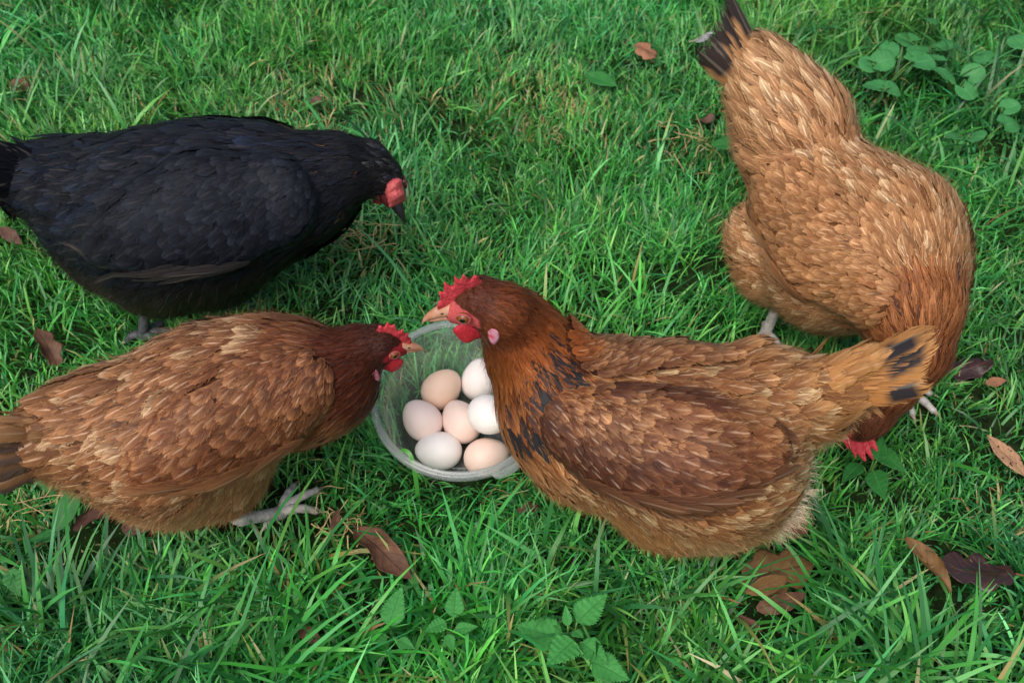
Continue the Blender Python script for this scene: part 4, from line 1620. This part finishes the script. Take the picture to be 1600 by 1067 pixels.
def lathe(prof, k=96, a0=0, a1=2 * math.pi, closed=True):
    """Ring strip from a profile of (r, z); a closed profile gives a solid wall."""
    th = np.linspace(a0, a1, k, endpoint=False)
    rings = [np.stack([r * np.cos(th), r * np.sin(th), np.full(k, z)], 1) for r, z in prof]
    if closed:
        rings.append(rings[0])
    V, Q, T = loft(rings, cap=False)
    return V, Q


def build_bowl():
    A = frame_of(BOWL_N)
    base = BOWL_C - BOWL_N * BOWL_D
    root = empty('plastic_bowl', base)
    tag(root, 'round clear plastic tub full of eggs standing in the grass', 'bowl')

    def put(name, V, Q, mat, T=None):
        return mobj(name, mesh_np(name, V @ A, Q, T), mat, root)

    D, R, B = BOWL_D, BOWL_R, BOWL_B
    # wall: rounded heel, straight flare, a step under the rim
    outer = [(.0, 0), (.03, 0), (B - .008, 0), (B - .002, .002), (B + .002, .008), (B + .010, .026), (R - .010, D - .018), (R - .0075, D - .012), (R - .004, D - .0105), (R - .003, D - .002)]
    th = .0011
    inner = [(max(r - th, 0.0), z + th * .9) for r, z in outer]
    prof = outer + inner[::-1]
    V, Q = lathe(prof[1:-1], 96, closed=False)
    put('wall', V, Q, M['plastic'])
    V, Q = lathe([(.0305, 0), (.0005, .0012)], 48, closed=False)
    put('base', V, Q, M['plastic'])
    # moulded ring in the floor
    V, Q = lathe([(.052, .0016), (.0535, .0032), (.055, .0016)], 96, closed=False)
    put('floor_ring', V, Q, M['plastic_rim'])
    # rim: flat flange with two beads and a turned-down skirt
    rim = [(R - .0040, D - .0022), (R - .0036, D + .0016), (R - .0020, D + .0026), (R - .0006, D + .0016), (R + .0010, D + .0008), (R + .0026, D + .0014), (R + .0040, D + .0004), (R + .0046, D - .0036), (R + .0042, D - .0088), (R + .0032, D - .0088), (R + .0034, D - .0030), (R + .0022, D - .0012), (R - .0026, D - .0018)]
    V, Q = lathe(rim, 120)
    put('rim', V, Q, M['plastic_rim'])
    # lifting tabs
    for ang in (-1.05, 1.45):
        c, s_ = math.cos(ang), math.sin(ang)
        L_ = .034
        pts = []
        n = 17
        for lay in (0, 1):
            for i in range(n):
                f = -1 + 2 * i / (n - 1)
                wv = math.sqrt(max(0, 1 - abs(f) ** 3.0))
                for e in (0, 1):
                    rad = R + .0038 + e * .0095 * wv
                    a = ang + f * L_ / 2 / R
                    pts.append((rad * math.cos(a), rad * math.sin(a), D - .0022 - lay * .0012))
        V = np.array(pts)
        q = grid_quads(1, n, 2)
        Q = [q, q[:, ::-1] + 2 * n]
        e = np.arange(n) * 2 + 1
        Q.append(np.stack([e[:-1], e[1:], e[1:] + 2 * n, e[:-1] + 2 * n], 1))
        put('tab', V, np.concatenate(Q), M['plastic_rim'])


build_bowl()


# ------------------------------------------------------------------ eggs
def egg_mat(name, rgb, rgb2):
    m, N, L = new_mat(name)
    tc = N.new('ShaderNodeTexCoord')
    n1 = nd(N, 'ShaderNodeTexNoise', in_Scale=28.0, in_Detail=3.0)
    n2 = nd(N, 'ShaderNodeTexNoise', in_Scale=900.0, in_Detail=2.0)
    for q in (n1, n2):
        L.new(tc.outputs['Object'], q.inputs['Vector'])
    col = mix_c(N, L, math_n(N, L, 'MULTIPLY_ADD', n1.outputs[0], 2.4, -.7, clamp=True), rgb, rgb2)
    bs = N.new('ShaderNodeBsdfPrincipled')
    L.new(col, bs.inputs['Base Color'])
    bs.inputs['Roughness'].default_value = .48
    bs.inputs['Specular IOR Level'].default_value = .3
    bs.inputs['Subsurface Weight'].default_value = .12
    bs.inputs['Subsurface Radius'].default_value = (1, .5, .35)
    bs.inputs['Subsurface Scale'].default_value = .004
    bu = nd(N, 'ShaderNodeBump', in_Strength=.12, in_Distance=.0006)
    L.new(n2.outputs[0], bu.inputs['Height'])
    L.new(bu.outputs[0], bs.inputs['Normal'])
    out = N.new('ShaderNodeOutputMaterial')
    L.new(bs.outputs[0], out.inputs['Surface'])
    return m


def egg_shape(V):
    V = V.copy()
    t = V[:, 2]
    f = 1 - .13 * t - .03 * t * t
    V[:, 0] *= f
    V[:, 1] *= f
    return V


EGGS = [
    ((-0.0863, 0.7992, 0.0450), (.55, .40, .45), .0275, .0230, (241, 210, 188), (236, 200, 174), 'peach-tan egg, the darkest in the tub, lying behind the others'),
    ((-0.1085, 0.7550, 0.0405), (-.55, .55, .35), .0270, .0228, (248, 228, 220), (243, 220, 210), 'pale pink egg with a dark speck lying against the side of the tub'),
    ((-0.0875, 0.7190, 0.0275), (-1, .05, .02), .0282, .0226, (252, 247, 243), (248, 241, 236), 'white egg lying crosswise at the near rim of the tub'),
    ((-0.0615, 0.7540, 0.0390), (-.45, .75, .30), .0280, .0226, (247, 222, 210), (242, 214, 200), 'pinkish egg in the middle of the tub, partly under a white egg'),
    ((-0.0400, 0.8140, 0.0450), (.10, .8, .5), .0272, .0228, (251, 243, 238), (247, 236, 229), 'off-white egg behind the hen neck, farthest along the tub wall'),
    ((-0.0270, 0.7400, 0.0690), (.55, -.6, .30), .0285, .0230, (252, 246, 242), (248, 240, 234), 'white egg resting on top of the others beside the hen breast'),
    ((-0.0300, 0.7090, 0.0290), (.9, .3, .05), .0275, .0226, (247, 220, 206), (243, 212, 196), 'peach egg at the near rim partly hidden by the hen breast'),
]
for i, (c, ax, ra, rb, c1, c2, lab) in enumerate(EGGS):
    Vv, Qq, Tt = ball((0, 0, 0), frame_of(ax, (.3, .2, .9)), (rb, rb, ra), 32, 24, egg_shape)
    o = mobj('egg', mesh_np('egg', Vv, Qq, Tt), egg_mat('eggshell', lin(c1), lin(c2)))
    o.location = c
    tag(o, lab, 'egg', 'eggs in the plastic tub')
    if i == 1:
        Vv, Qq, Tt = ball((0, 0, 0), np.eye(3), (.0011, .0004, .0004), 8, 6)
        q = np.array([.0065, -.0125, .0180])
        q = q / np.linalg.norm(q) * .0227
        mobj('speck', mesh_np('speck', Vv + q, Qq, Tt), M['pupil'], o)


# ------------------------------------------------------------------ dead leaves
def leaf_mat(name, c1, c2, vein, rough=.6, spec=.3, spots=None, trans=0.0):
    """Leaf blade: mottled colour, midrib and side veins from the leaf's own uv, optional spots."""
    m, N, L = new_mat(name)
    uv = nd(N, 'ShaderNodeUVMap', uv_map='UVMap')
    sp = N.new('ShaderNodeSeparateXYZ')
    L.new(uv.outputs[0], sp.inputs[0])
    au = math_n(N, L, 'ABSOLUTE', math_n(N, L, 'MULTIPLY_ADD', sp.outputs[0], 2.0, -1.0))
    tc = N.new('ShaderNodeTexCoord')
    no = nd(N, 'ShaderNodeTexNoise', in_Scale=70.0, in_Detail=5.0, in_Roughness=.65)
    L.new(tc.outputs['Object'], no.inputs['Vector'])
    col = mix_c(N, L, math_n(N, L, 'MULTIPLY_ADD', no.outputs[0], 2.6, -.8, clamp=True), c1, c2)
    mid = math_n(N, L, 'LESS_THAN', au, .045)
    ph = math_n(N, L, 'FRACT', math_n(N, L, 'MULTIPLY', math_n(N, L, 'MULTIPLY_ADD', au, -.28, sp.outputs[1]), 7.0))
    sv = math_n(N, L, 'LESS_THAN', math_n(N, L, 'ABSOLUTE', math_n(N, L, 'SUBTRACT', ph, .5)), .055)
    vm = math_n(N, L, 'MAXIMUM', mid, math_n(N, L, 'MULTIPLY', sv, .6))
    col = mix_c(N, L, math_n(N, L, 'MULTIPLY', vm, .75), col, vein)
    if spots is not None:
        vo = nd(N, 'ShaderNodeTexNoise', in_Scale=230.0, in_Detail=1.0)
        L.new(tc.outputs['Object'], vo.inputs['Vector'])
        col = mix_c(N, L, math_n(N, L, 'GREATER_THAN', vo.outputs[0], .66), col, spots)
    bs = N.new('ShaderNodeBsdfPrincipled')
    L.new(col, bs.inputs['Base Color'])
    bs.inputs['Roughness'].default_value = rough
    bs.inputs['Specular IOR Level'].default_value = spec
    bu = nd(N, 'ShaderNodeBump', in_Strength=.5, in_Distance=.0015)
    L.new(math_n(N, L, 'ADD', math_n(N, L, 'MULTIPLY', vm, -.5), no.outputs[0]), bu.inputs['Height'])
    L.new(bu.outputs[0], bs.inputs['Normal'])
    out = N.new('ShaderNodeOutputMaterial')
    if trans:
        t = N.new('ShaderNodeBsdfTranslucent')
        L.new(col, t.inputs['Color'])
        ms = N.new('ShaderNodeMixShader')
        ms.inputs[0].default_value = trans
        L.new(bs.outputs[0], ms.inputs[1])
        L.new(t.outputs[0], ms.inputs[2])
        L.new(ms.outputs[0], out.inputs['Surface'])
    else:
        L.new(bs.outputs[0], out.inputs['Surface'])
    return m


LM = dict(
    tan=leaf_mat('tan_dead_leaf', lin((160, 114, 84)), lin((124, 84, 62)), lin((110, 70, 46))),
    brown=leaf_mat('brown_dead_leaf', lin((120, 86, 66)), lin((80, 58, 46)), lin((62, 42, 36))),
    dark=leaf_mat('dark_wet_leaf', lin((68, 44, 42)), lin((42, 32, 34)), lin((104, 66, 52)), .3, .5),
    olive=leaf_mat('olive_tan_leaf', lin((134, 104, 62)), lin((104, 74, 48)), lin((74, 50, 38))),
    spotted=leaf_mat('spotted_tan_leaf', lin((184, 146, 112)), lin((162, 122, 92)), lin((134, 92, 66)), .7, .2, lin((54, 34, 28))),
    red=leaf_mat('reddish_dead_leaf', lin((106, 74, 62)), lin((78, 56, 48)), lin((84, 48, 40))),
    grey=leaf_mat('grey_wisp', lin((190, 190, 194)), lin((140, 138, 140)), lin((210, 208, 210))),
    nettle=leaf_mat('nettle_leaf', lin((78, 160, 80)), lin((62, 142, 68)), lin((48, 116, 56)), .6, .25, None, .22),
    round=leaf_mat('round_weed_leaf', lin((74, 148, 82)), lin((58, 128, 70)), lin((88, 160, 98)), .5, .3, None, .18),
    broad=leaf_mat('broad_weed_leaf', lin((54, 130, 56)), lin((42, 108, 48)), lin((74, 146, 72)), .45, .35, None, .18),
)


def leaf_arrays(L, W, kind, curl=0.0, fold=0.0, bend=0.0, crumple=0.0, teeth=0.0, seed=0, R=25, C=13, notch=0.0, roll=0.0):
    """A leaf blade lying in x (length) and y (width), bent in z, with two faces 0.5 mm apart."""
    r = np.random.default_rng(seed)
    v = np.linspace(0, 1, R)
    u = np.linspace(-1, 1, C)
    if kind == 'oval':
        w = np.sin(np.pi * np.clip(v, 0, 1) ** .85) ** .75
    elif kind == 'ovate':
        w = np.interp(v, [0, .06, .22, .4, .65, .85, 1], [.12, .62, 1, .95, .62, .28, .02])
    elif kind == 'lance':
        w = np.interp(v, [0, .1, .35, .6, .85, 1], [.15, .5, 1, .9, .45, .03])
    elif kind == 'round':
        w = np.sqrt(np.clip(1 - (2 * v - 1) ** 2, 0, 1))
        w[0] = .5
        w[1] = max(w[1], .62)
    elif kind == 'lobed':
        w = np.sin(np.pi * v ** .8) ** .6 * (.62 + .38 * np.abs(np.cos(v * math.pi * 2.6)))
    elif kind == 'torn':
        w = np.sin(np.pi * v ** .9) ** .5 * (.8 + .25 * vnoise(v * 9, v * 0 + seed, 1.0, seed))
    if teeth:
        saw = (v * R / 2) % 1.0
        w = w * (1 + teeth * np.where(np.arange(R) % 2 == 0, 1, -1))
        w[-1] = .02
    vv, uu = np.meshgrid(v, u, indexing='ij')
    x = L * (vv - .5)
    y = .5 * W * w[:, None] * uu
    if teeth:
        x = x + L * .035 * (uu ** 4) * np.where(np.arange(R) % 2 == 0, 1, 0)[:, None]
    if notch:
        x = x + notch * L * (np.abs(uu) ** .7 - 1) * np.exp(-(vv / .18) ** 2) * -1
    z = fold * np.abs(y) + bend * (x / L) ** 2 * L * 2
    z = z + crumple * (vnoise(x * 1.0, y, 2.2 / max(W, .01), seed + 3) * .5 + vnoise(x, y, 5.5 / max(W, .01), seed + 4) * .25) * W
    if teeth or kind in ('ovate', 'round'):
        z = z + .02 * W * np.sin(vv * 40) * np.abs(uu)
    if curl:                                   # roll the blade about its length
        a = curl * y / (W * .5)
        rad = W * .5 / curl
        y, z = np.sin(a) * (rad - z), z + (1 - np.cos(a)) * rad
    P = np.stack([x, y, z], -1).reshape(-1, 3)
    q = grid_quads(1, R, C)
    n = R * C
    Vv = np.concatenate([P, P - [0, 0, .0005]])
    Q = [q[:, ::-1], q + n]
    bd = np.concatenate([np.arange(C), np.arange(1, R) * C + C - 1, (R - 1) * C + np.arange(C - 2, -1, -1), np.arange(R - 2, 0, -1) * C])
    b2 = np.roll(bd, -1)
    Q.append(np.stack([bd, b2, b2 + n, bd + n], 1))
    uvc = np.stack([(uu.ravel() + 1) / 2, vv.ravel()], 1)
    return Vv, np.concatenate(Q), np.concatenate([uvc, uvc])


def euler(yaw, pitch=0, rl=0):
    return np.array((Matrix.Rotation(yaw, 3, 'Z') @ Matrix.Rotation(-pitch, 3, 'Y') @ Matrix.Rotation(rl, 3, 'X')))


def dead_leaf(label, mat, x, y, z, L, W, kind, yaw, pitch=0, rl=0, stem=.0, **kw):
    kw['crumple'] = kw.get('crumple', 0) * 1.5
    L, W = L * .93, W * .93
    V, Q, uv = leaf_arrays(L, W, kind, **kw)
    Rm = euler(yaw, pitch, rl)
    o = mobj('dead_leaf', mesh_np('dead_leaf', V @ Rm.T, Q, uv=uv), LM[mat])
    o.location = (x, y, z + float(ground_z(x, y)))
    tag(o, label, 'leaf', 'dead leaves lying in the grass')
    if stem:
        t = np.linspace(0, 1, 8)
        p = np.stack([-L * .5 - stem * t, .12 * stem * np.sin(t * 2), .25 * stem * t ** 2], 1) @ Rm.T
        Vs, Qs, Ts = tube(p, .0011 * (1 - .3 * t), 6)
        mobj('stalk', mesh_np('stalk', Vs, Qs, Ts), M['stalk'], o)
    return o


M['stalk'] = flat_mat('dry_stalk', lin((112, 78, 54)), .7, .2, .5, 90)
M['green_stalk'] = flat_mat('green_stalk', lin((92, 140, 70)), .5, .3, .4, 90)

dead_leaf('light brown lobed leaf on the short far grass, alone in the open', 'tan', .232, 1.575, .036, .060, .048, 'lobed', 1.9, .1, .1, crumple=.22, seed=1, stem=.012)
dead_leaf('faint brown leaf sunk in the grass at the far corner behind the black hen', 'brown', -.825, 1.478, .026, .05, .035, 'torn', .5, 0, .2, crumple=.3, seed=2)
dead_leaf('small reddish leaf just behind the black hen back', 'red', -.323, 1.425, .026, .024, .018, 'oval', .8, 0, .1, crumple=.2, seed=3)
dead_leaf('small dark red leaf left of the golden hen tail', 'red', .312, 1.390, .026, .042, .026, 'torn', .2, 0, -.2, crumple=.35, seed=4)
dead_leaf('curled brown leaf beside the black hen leg', 'brown', -.604, .885, .030, .062, .040, 'lobed', 2.2, .5, .3, curl=.9, crumple=.2, seed=5)
dead_leaf('dark wet leaf lying beyond the pecking hen neck', 'dark', .590, .855, .028, .060, .050, 'torn', .3, 0, .15, crumple=.3, seed=6)
dead_leaf('little light brown leaf scrap next to the dark wet leaf', 'tan', .610, .826, .030, .030, .013, 'oval', .15, 0, .4, curl=.8, crumple=.2, seed=7)
dead_leaf('pale tan pointed leaf full of small dark holes', 'spotted', .582, .709, .034, .066, .034, 'lance', 2.1, .12, .15, fold=.25, crumple=.14, seed=8, stem=.008)
dead_leaf('long rolled brown leaf with a dark end', 'olive', .444, .556, .046, .078, .038, 'lance', 2.0, .12, .1, curl=1.9, crumple=.12, seed=9)
dead_leaf('broad dark purple-brown leaf with a pale torn edge', 'dark', .497, .553, .046, .084, .060, 'lobed', 2.95, .05, .1, crumple=.26, seed=10, stem=.025)
dead_leaf('large flat tan leaf lying below the front hen belly', 'olive', .290, .560, .026, .092, .062, 'lobed', .25, 0, .05, crumple=.16, seed=11, stem=.0)
dead_leaf('folded olive brown leaf piece lying on the large tan leaf', 'olive', .272, .538, .036, .055, .022, 'lance', .35, 0, .5, fold=.7, crumple=.1, seed=12)
dead_leaf('folded brown leaf lying nearest below the large tan leaf', 'brown', .285, .519, .034, .062, .026, 'lance', .28, .05, .6, curl=1.0, crumple=.12, seed=13)
dead_leaf('small narrow brown leaf at the near end of the leaf litter', 'brown', .246, .496, .032, .034, .016, 'lance', 2.4, 0, .3, curl=.7, crumple=.12, seed=14)
dead_leaf('brown leaf peeping out under the front hen tail fluff', 'tan', .318, .618, .030, .048, .034, 'oval', 1.0, 0, .3, fold=.4, crumple=.2, seed=15)
dead_leaf('long curled brown leaf lying in front of the tub', 'brown', -.140, .572, .040, .104, .050, 'lance', -.80, .10, -.15, curl=1.7, crumple=.12, seed=16, stem=.012)
dead_leaf('dark scrap of leaf just behind the long curled leaf', 'brown', -.197, .615, .036, .030, .012, 'oval', 1.4, .2, .4, curl=.6, crumple=.2, seed=17)
dead_leaf('small brown leaf half buried in the nearest grass', 'brown', -.208, .481, .034, .040, .017, 'lance', -.6, 0, .3, curl=.8, crumple=.1, seed=18)
dead_leaf('crumpled reddish brown leaf under the tail end of the brown hen', 'red', -.470, .622, .030, .050, .042, 'torn', .6, .1, .3, curl=.7, crumple=.35, seed=19)
dead_leaf('second reddish leaf, under the belly fluff of the brown hen', 'red', -.420, .618, .026, .045, .030, 'torn', .1, 0, .2, crumple=.35, seed=20)
dead_leaf('pale brown leaf cut by the near corner of the picture', 'tan', -.523, .460, .030, .036, .030, 'oval', .4, 0, .1, crumple=.2, seed=21)
dead_leaf('reddish dead leaf behind the black hen tail feathers', 'red', -.725, 1.105, .024, .060, .022, 'lance', -.7, 0, .2, crumple=.25, seed=22)
dead_leaf('dark little leaf low in the near grass below the leaf litter', 'dark', .210, .470, .020, .030, .022, 'torn', .9, 0, .1, crumple=.3, seed=23)
dead_leaf('brown scrap of leaf in the shade of the front hen breast', 'red', .018, .640, .022, .030, .018, 'torn', .3, 0, .1, crumple=.3, seed=24)

# shed feather: pale, with a quill
fo = empty('shed_feather', (.324, 1.605, .030))
tag(fo, 'small pale grey shed feather on the far grass beside the lobed leaf', 'feather')
for j in range(1):
    Vq, uv, fc, fe, R, C = quill(np.array([0, 0, .002 * j]), np.array([math.cos(.5 + .6 * j), math.sin(.5 + .6 * j), .15]), np.array([0, 0, 1.0]), .036, .017, .1, lin((128, 130, 132)), lin((156, 156, 158)), None, RNG, 8, 5, 'fluff')
    mobj('vane', mesh_np('vane', Vq[0], grid_quads(1, R, C), uv=uv, cols={'fc': fc, 'fe': fe}), M['feather'], fo)
Vs, Qs, Ts = tube([(-.012, -.004, 0), (0, 0, .002), (.02, .014, .006)], [.0008, .0009, .0003], 6)
mobj('quill', mesh_np('quill', Vs, Qs, Ts), M['claw'], fo)


# ------------------------------------------------------------------ weeds
def plant(name, label, cat, x, y, leaves, mat, group=None, z=0.0, root_h=.012):
    """A rooted weed: each leaf a part on its own stalk. leaves: (dx, dy, z, L, W, kind, yaw, pitch, roll, kw)"""
    o = empty(name, (x, y, float(ground_z(x, y)) + z))
    tag(o, label, cat, group)
    rr = np.random.default_rng(int(abs(x * 1000)) + 7)
    for i, (dx, dy, dz, L, W, kind, yaw, pitch, rl, kw) in enumerate(leaves):
        if name == 'nettle':
            L, W, dx, dy = L * .85, W * .85, dx * .88, dy * .88
        if kind == 'round':
            sc = rr.uniform(.72, 1.15)
            L, W = L * sc, W * sc * rr.uniform(.85, 1.1)
            pitch, rl, yaw = pitch + rr.normal(0, .25), rl + rr.normal(0, .28), yaw + rr.normal(0, .4)
            dx, dy, dz = dx + rr.normal(0, .006), dy + rr.normal(0, .006), dz + rr.normal(0, .006)
        V, Q, uv = leaf_arrays(L, W, kind, seed=i + 50 + int(abs(x * 100)), **kw)
        Rm = euler(yaw, pitch, rl)
        tip = np.array([dx, dy, dz])
        mobj('leaf', mesh_np('leaf', V @ Rm.T + tip, Q, uv=uv), LM[mat], o)
        b = tip + Rm @ np.array([-L * .5 if kind != 'round' else -L * .40, 0, 0])
        t = np.linspace(0, 1, 8)[:, None]
        p = np.array([0, 0, root_h]) * (1 - t) + b * t + np.array([0, 0, .006]) * np.sin(t * math.pi)
        Vs, Qs, Ts = tube(p, np.full(8, .0010), 6)
        mobj('stalk', mesh_np('stalk', Vs, Qs, Ts), M['green_stalk'], o)
    return o


NK = dict(teeth=.11, fold=.18, R=31, crumple=.05)
plant('nettle', 'young nettle with broad toothed leaves at the near edge of the lawn', 'plant', .058, .462, [
    (-.036, .006, .070, .056, .044, 'ovate', 2.85, .05, .1, NK),
    (.026, .034, .074, .050, .036, 'ovate', .72, .15, -.1, NK),
    (-.012, -.022, .078, .044, .038, 'ovate', 3.9, .05, .1, NK),
    (.026, -.018, .070, .040, .030, 'ovate', -.75, .05, 0, NK),
    (.044, -.034, .060, .046, .036, 'ovate', -.45, -.1, .1, NK),
    (-.004, .020, .082, .024, .012, 'ovate', 1.7, .6, 0, NK),
    (.008, -.004, .084, .020, .012, 'ovate', -.9, .6, 0, NK)], 'nettle', root_h=.0)
plant('nettle', 'small nettle with one upright toothed leaf near the dead leaf', 'plant', -.122, .484, [
    (.003, .018, .060, .048, .030, 'ovate', 1.25, .35, .1, NK),
    (-.018, -.012, .040, .026, .016, 'ovate', 3.4, 0, 0, NK),
    (.016, -.016, .036, .024, .016, 'ovate', -.5, 0, 0, NK)], 'nettle', root_h=.0)
plant('nettle', 'little nettle sprout between the two larger nettles', 'plant', -.066, .486, [
    (.008, .026, .052, .036, .024, 'ovate', 1.5, .3, .1, NK),
    (-.014, -.002, .046, .028, .020, 'ovate', 3.6, .1, 0, NK),
    (.022, -.002, .044, .028, .016, 'ovate', .1, .1, 0, NK),
    (.004, -.018, .040, .022, .014, 'ovate', -1.2, 0, 0, NK)], 'nettle', root_h=.0)
RK = dict(notch=.34, fold=.16, crumple=.16, R=19)
plant('round_leaved_weed', 'cluster of round green leaves beside the golden hen rump', 'plant', .630, 1.475, [
    (.005, .055, .060, .046, .046, 'round', 1.2, .05, .1, RK), (-.045, .015, .052, .048, .048, 'round', 2.6, .1, 0, RK), (-.008, .005, .058, .050, .044, 'round', -.4, 0, .1, RK),
    (.042, -.002, .060, .048, .048, 'round', -.6, .1, 0, RK), (.058, .048, .058, .046, .044, 'round', .7, .1, 0, RK), (.092, .040, .054, .040, .040, 'round', .3, .1, .1, RK)], 'round', 'round-leaved weeds', z=.006)
plant('round_leaved_weed', 'pair of round leaves closest to the golden hen back', 'plant', .600, 1.425, [
    (-.018, .004, .048, .042, .044, 'round', 2.4, .1, 0, RK), (.022, .000, .050, .044, .046, 'round', -.3, .1, .1, RK)], 'round', 'round-leaved weeds', z=.006)
plant('round_leaved_weed', 'round leaves in the grass at the picture edge beyond the golden hen', 'plant', .735, 1.305, [
    (-.045, -.005, .048, .044, .042, 'round', 2.8, .1, 0, RK), (-.010, -.010, .044, .038, .038, 'round', -1.2, .1, .1, RK), (.034, .014, .052, .048, .046, 'round', .4, .05, .1, RK)], 'round', 'round-leaved weeds', z=.006)
plant('round_leaved_weed', 'small bright round leaf standing alone above its neighbours', 'plant', .785, 1.352, [
    (.0, .0, .058, .034, .036, 'round', .6, .1, .0, RK)], 'round', 'round-leaved weeds', z=.006)
plant('round_leaved_weed', 'round leaves cut by the picture edge beyond the golden hen', 'plant', .835, 1.330, [
    (-.012, .012, .056, .036, .036, 'round', 1.6, .1, 0, RK), (.012, .030, .060, .038, .038, 'round', .4, .1, 0, RK), (.010, -.018, .056, .040, .040, 'round', -.6, .1, 0, RK)], 'round', 'round-leaved weeds', z=.006)
plant('round_leaved_weed', 'shaded round leaves under arching grass in the far corner', 'plant', .715, 1.585, [
    (-.022, .0, .045, .046, .046, 'round', 2.2, .1, 0, RK), (.030, -.016, .044, .044, .044, 'round', -.3, .1, .1, RK), (.012, .034, .050, .044, .042, 'round', 1.2, .1, 0, RK)], 'round', 'round-leaved weeds', z=.006)
plant('round_leaved_weed', 'big blurred round leaves at the far picture edge', 'plant', .875, 1.500, [
    (-.014, -.035, .055, .056, .054, 'round', -1.2, .1, 0, RK), (.0, .045, .050, .050, .050, 'round', 1.2, .1, 0, RK), (-.04, .0, .045, .05, .048, 'round', 2.8, .1, 0, RK)], 'round', 'round-leaved weeds', z=.006)
plant('round_leaved_weed', 'loose round leaves between the big cluster and the picture edge', 'plant', .735, 1.445, [
    (-.02, .02, .050, .044, .044, 'round', 1.9, .1, 0, RK), (.03, .01, .052, .046, .046, 'round', .2, .1, .1, RK), (.0, -.03, .046, .042, .042, 'round', -1.4, .1, 0, RK), (.06, .05, .048, .044, .042, 'round', .9, .1, 0, RK)], 'round', 'round-leaved weeds', z=.006)
BK = dict(fold=.22, crumple=.06, R=21)
plant('broad_leaved_weed', 'glossy broad leaves just in front of the pecking hen comb', 'plant', .420, .690, [
    (.024, .008, .038, .044, .024, 'ovate', -1.0, .1, .3, BK), (.004, -.022, .032, .042, .026, 'ovate', -1.5, .0, .3, BK), (-.024, -.004, .030, .038, .022, 'ovate', 3.9, .0, .3, BK), (.012, .022, .045, .034, .020, 'ovate', 1.2, .2, 0, BK)], 'broad', 'broad-leaved weeds')
plant('broad_leaved_weed', 'bright flat leaf beside the golden hen fluff', 'plant', .318, 1.300, [
    (.026, .002, .042, .064, .030, 'lance', .1, .0, .1, BK)], 'broad', 'broad-leaved weeds')
plant('broad_leaved_weed', 'pale broad leaf lying in the open far lawn', 'plant', .130, 1.475, [
    (.020, .002, .040, .060, .032, 'lance', -.6, .0, .2, BK)], 'broad', 'broad-leaved weeds')
plant('broad_leaved_weed', 'upright green leaf beside the crumpled reddish leaf', 'plant', -.500, .612, [
    (.006, .014, .052, .060, .026, 'lance', 1.2, .3, .2, BK), (-.02, -.014, .034, .034, .020, 'ovate', 3.4, .0, .2, BK)], 'broad', 'broad-leaved weeds')
plant('broad_leaved_weed', 'toothed bright leaf among long blades at the near corner', 'plant', -.528, .525, [
    (.004, .008, .050, .034, .020, 'ovate', -1.0, -.2, .2, NK)], 'broad', 'broad-leaved weeds')


# ------------------------------------------------------------------ straw and stalks
def straws(name, label, x, y, n, spread, seed, L=(.03, .07), group='wisps of dry straw'):
    r = np.random.default_rng(seed)
    o = empty(name, (x, y, float(ground_z(x, y))))
    tag(o, label, 'straw', group)
    for i in range(n):
        a = r.uniform(0, 2 * math.pi)
        l = r.uniform(*L)
        c = r.normal(0, spread, 2)
        m = 8
        t = np.linspace(-.5, .5, m)
        p = np.stack([c[0] + math.cos(a) * l * t + .15 * l * np.sin(t * 5 + i) * -math.sin(a), c[1] + math.sin(a) * l * t + .15 * l * np.sin(t * 5 + i) * math.cos(a), .030 + .012 * r.random() + .006 * np.sin(t * 6 + i)], 1)
        Vs, Qs, Ts = tube(p, np.full(m, r.uniform(.0005, .0009)), 5)
        mobj('stalk', mesh_np('stalk', Vs, Qs, Ts), M['straw_pale'], o)


M['straw_pale'] = flat_mat('pale_straw', lin((190, 172, 122)), .7, .2, .6, 60, 0, lin((150, 128, 84)))
straws('dry_straw', 'wisp of dry yellow stalks in front of the black hen', -.204, 1.09, 9, .022, 1)
straws('dry_straw', 'wisp of dry stalks left of the golden hen', .268, 1.325, 9, .026, 2)
straws('dry_straw', 'tangle of dry root fibres behind the long curled leaf', -.192, .612, 14, .015, 3, (.02, .045))
straws('dry_straw', 'dry straw under the tail of the brown hen', -.520, .655, 14, .03, 4, (.03, .10))
Vs, Qs, Ts = tube([(-.006, -.03, .03), (0, 0, .036), (.008, .03, .040)], [.0022, .0026, .0022], 7)
o = mobj('twig', mesh_np('twig', Vs, Qs, Ts), M['straw_pale'])
o.location = (.566, .560, 0)
tag(o, 'pale twig cut by the picture edge beside the dark purple leaf', 'twig')

# one long blade bent over the rim of the tub
path = smooth_path([(-.1088, .6597, .0), (-.1080, .6555, .05), (-.1090, .6590, .088), (-.1150, .6700, .096), (-.1240, .6730, .092), (-.1290, .6740, .080)], 16)
tan = unit(np.gradient(path, axis=0))
sd = unit(np.cross(tan, np.array([0, -.5, .8])))
w = np.interp(np.linspace(0, 1, 16), [0, .3, .8, 1], [.0020, .0027, .0018, .0002])[:, None]
V = np.stack([path - sd * w, path + sd * w], 1).reshape(-1, 3)
o = mobj('grass_blade', mesh_np('grass_blade', V, np.array([[2 * r, 2 * r + 1, 2 * r + 3, 2 * r + 2] for r in range(15)]), cols={'gc': np.tile(lin((84, 158, 66)), (32, 1))}), M['grass'])
tag(o, 'long green blade of grass bent over the rim of the tub', 'grass blade')
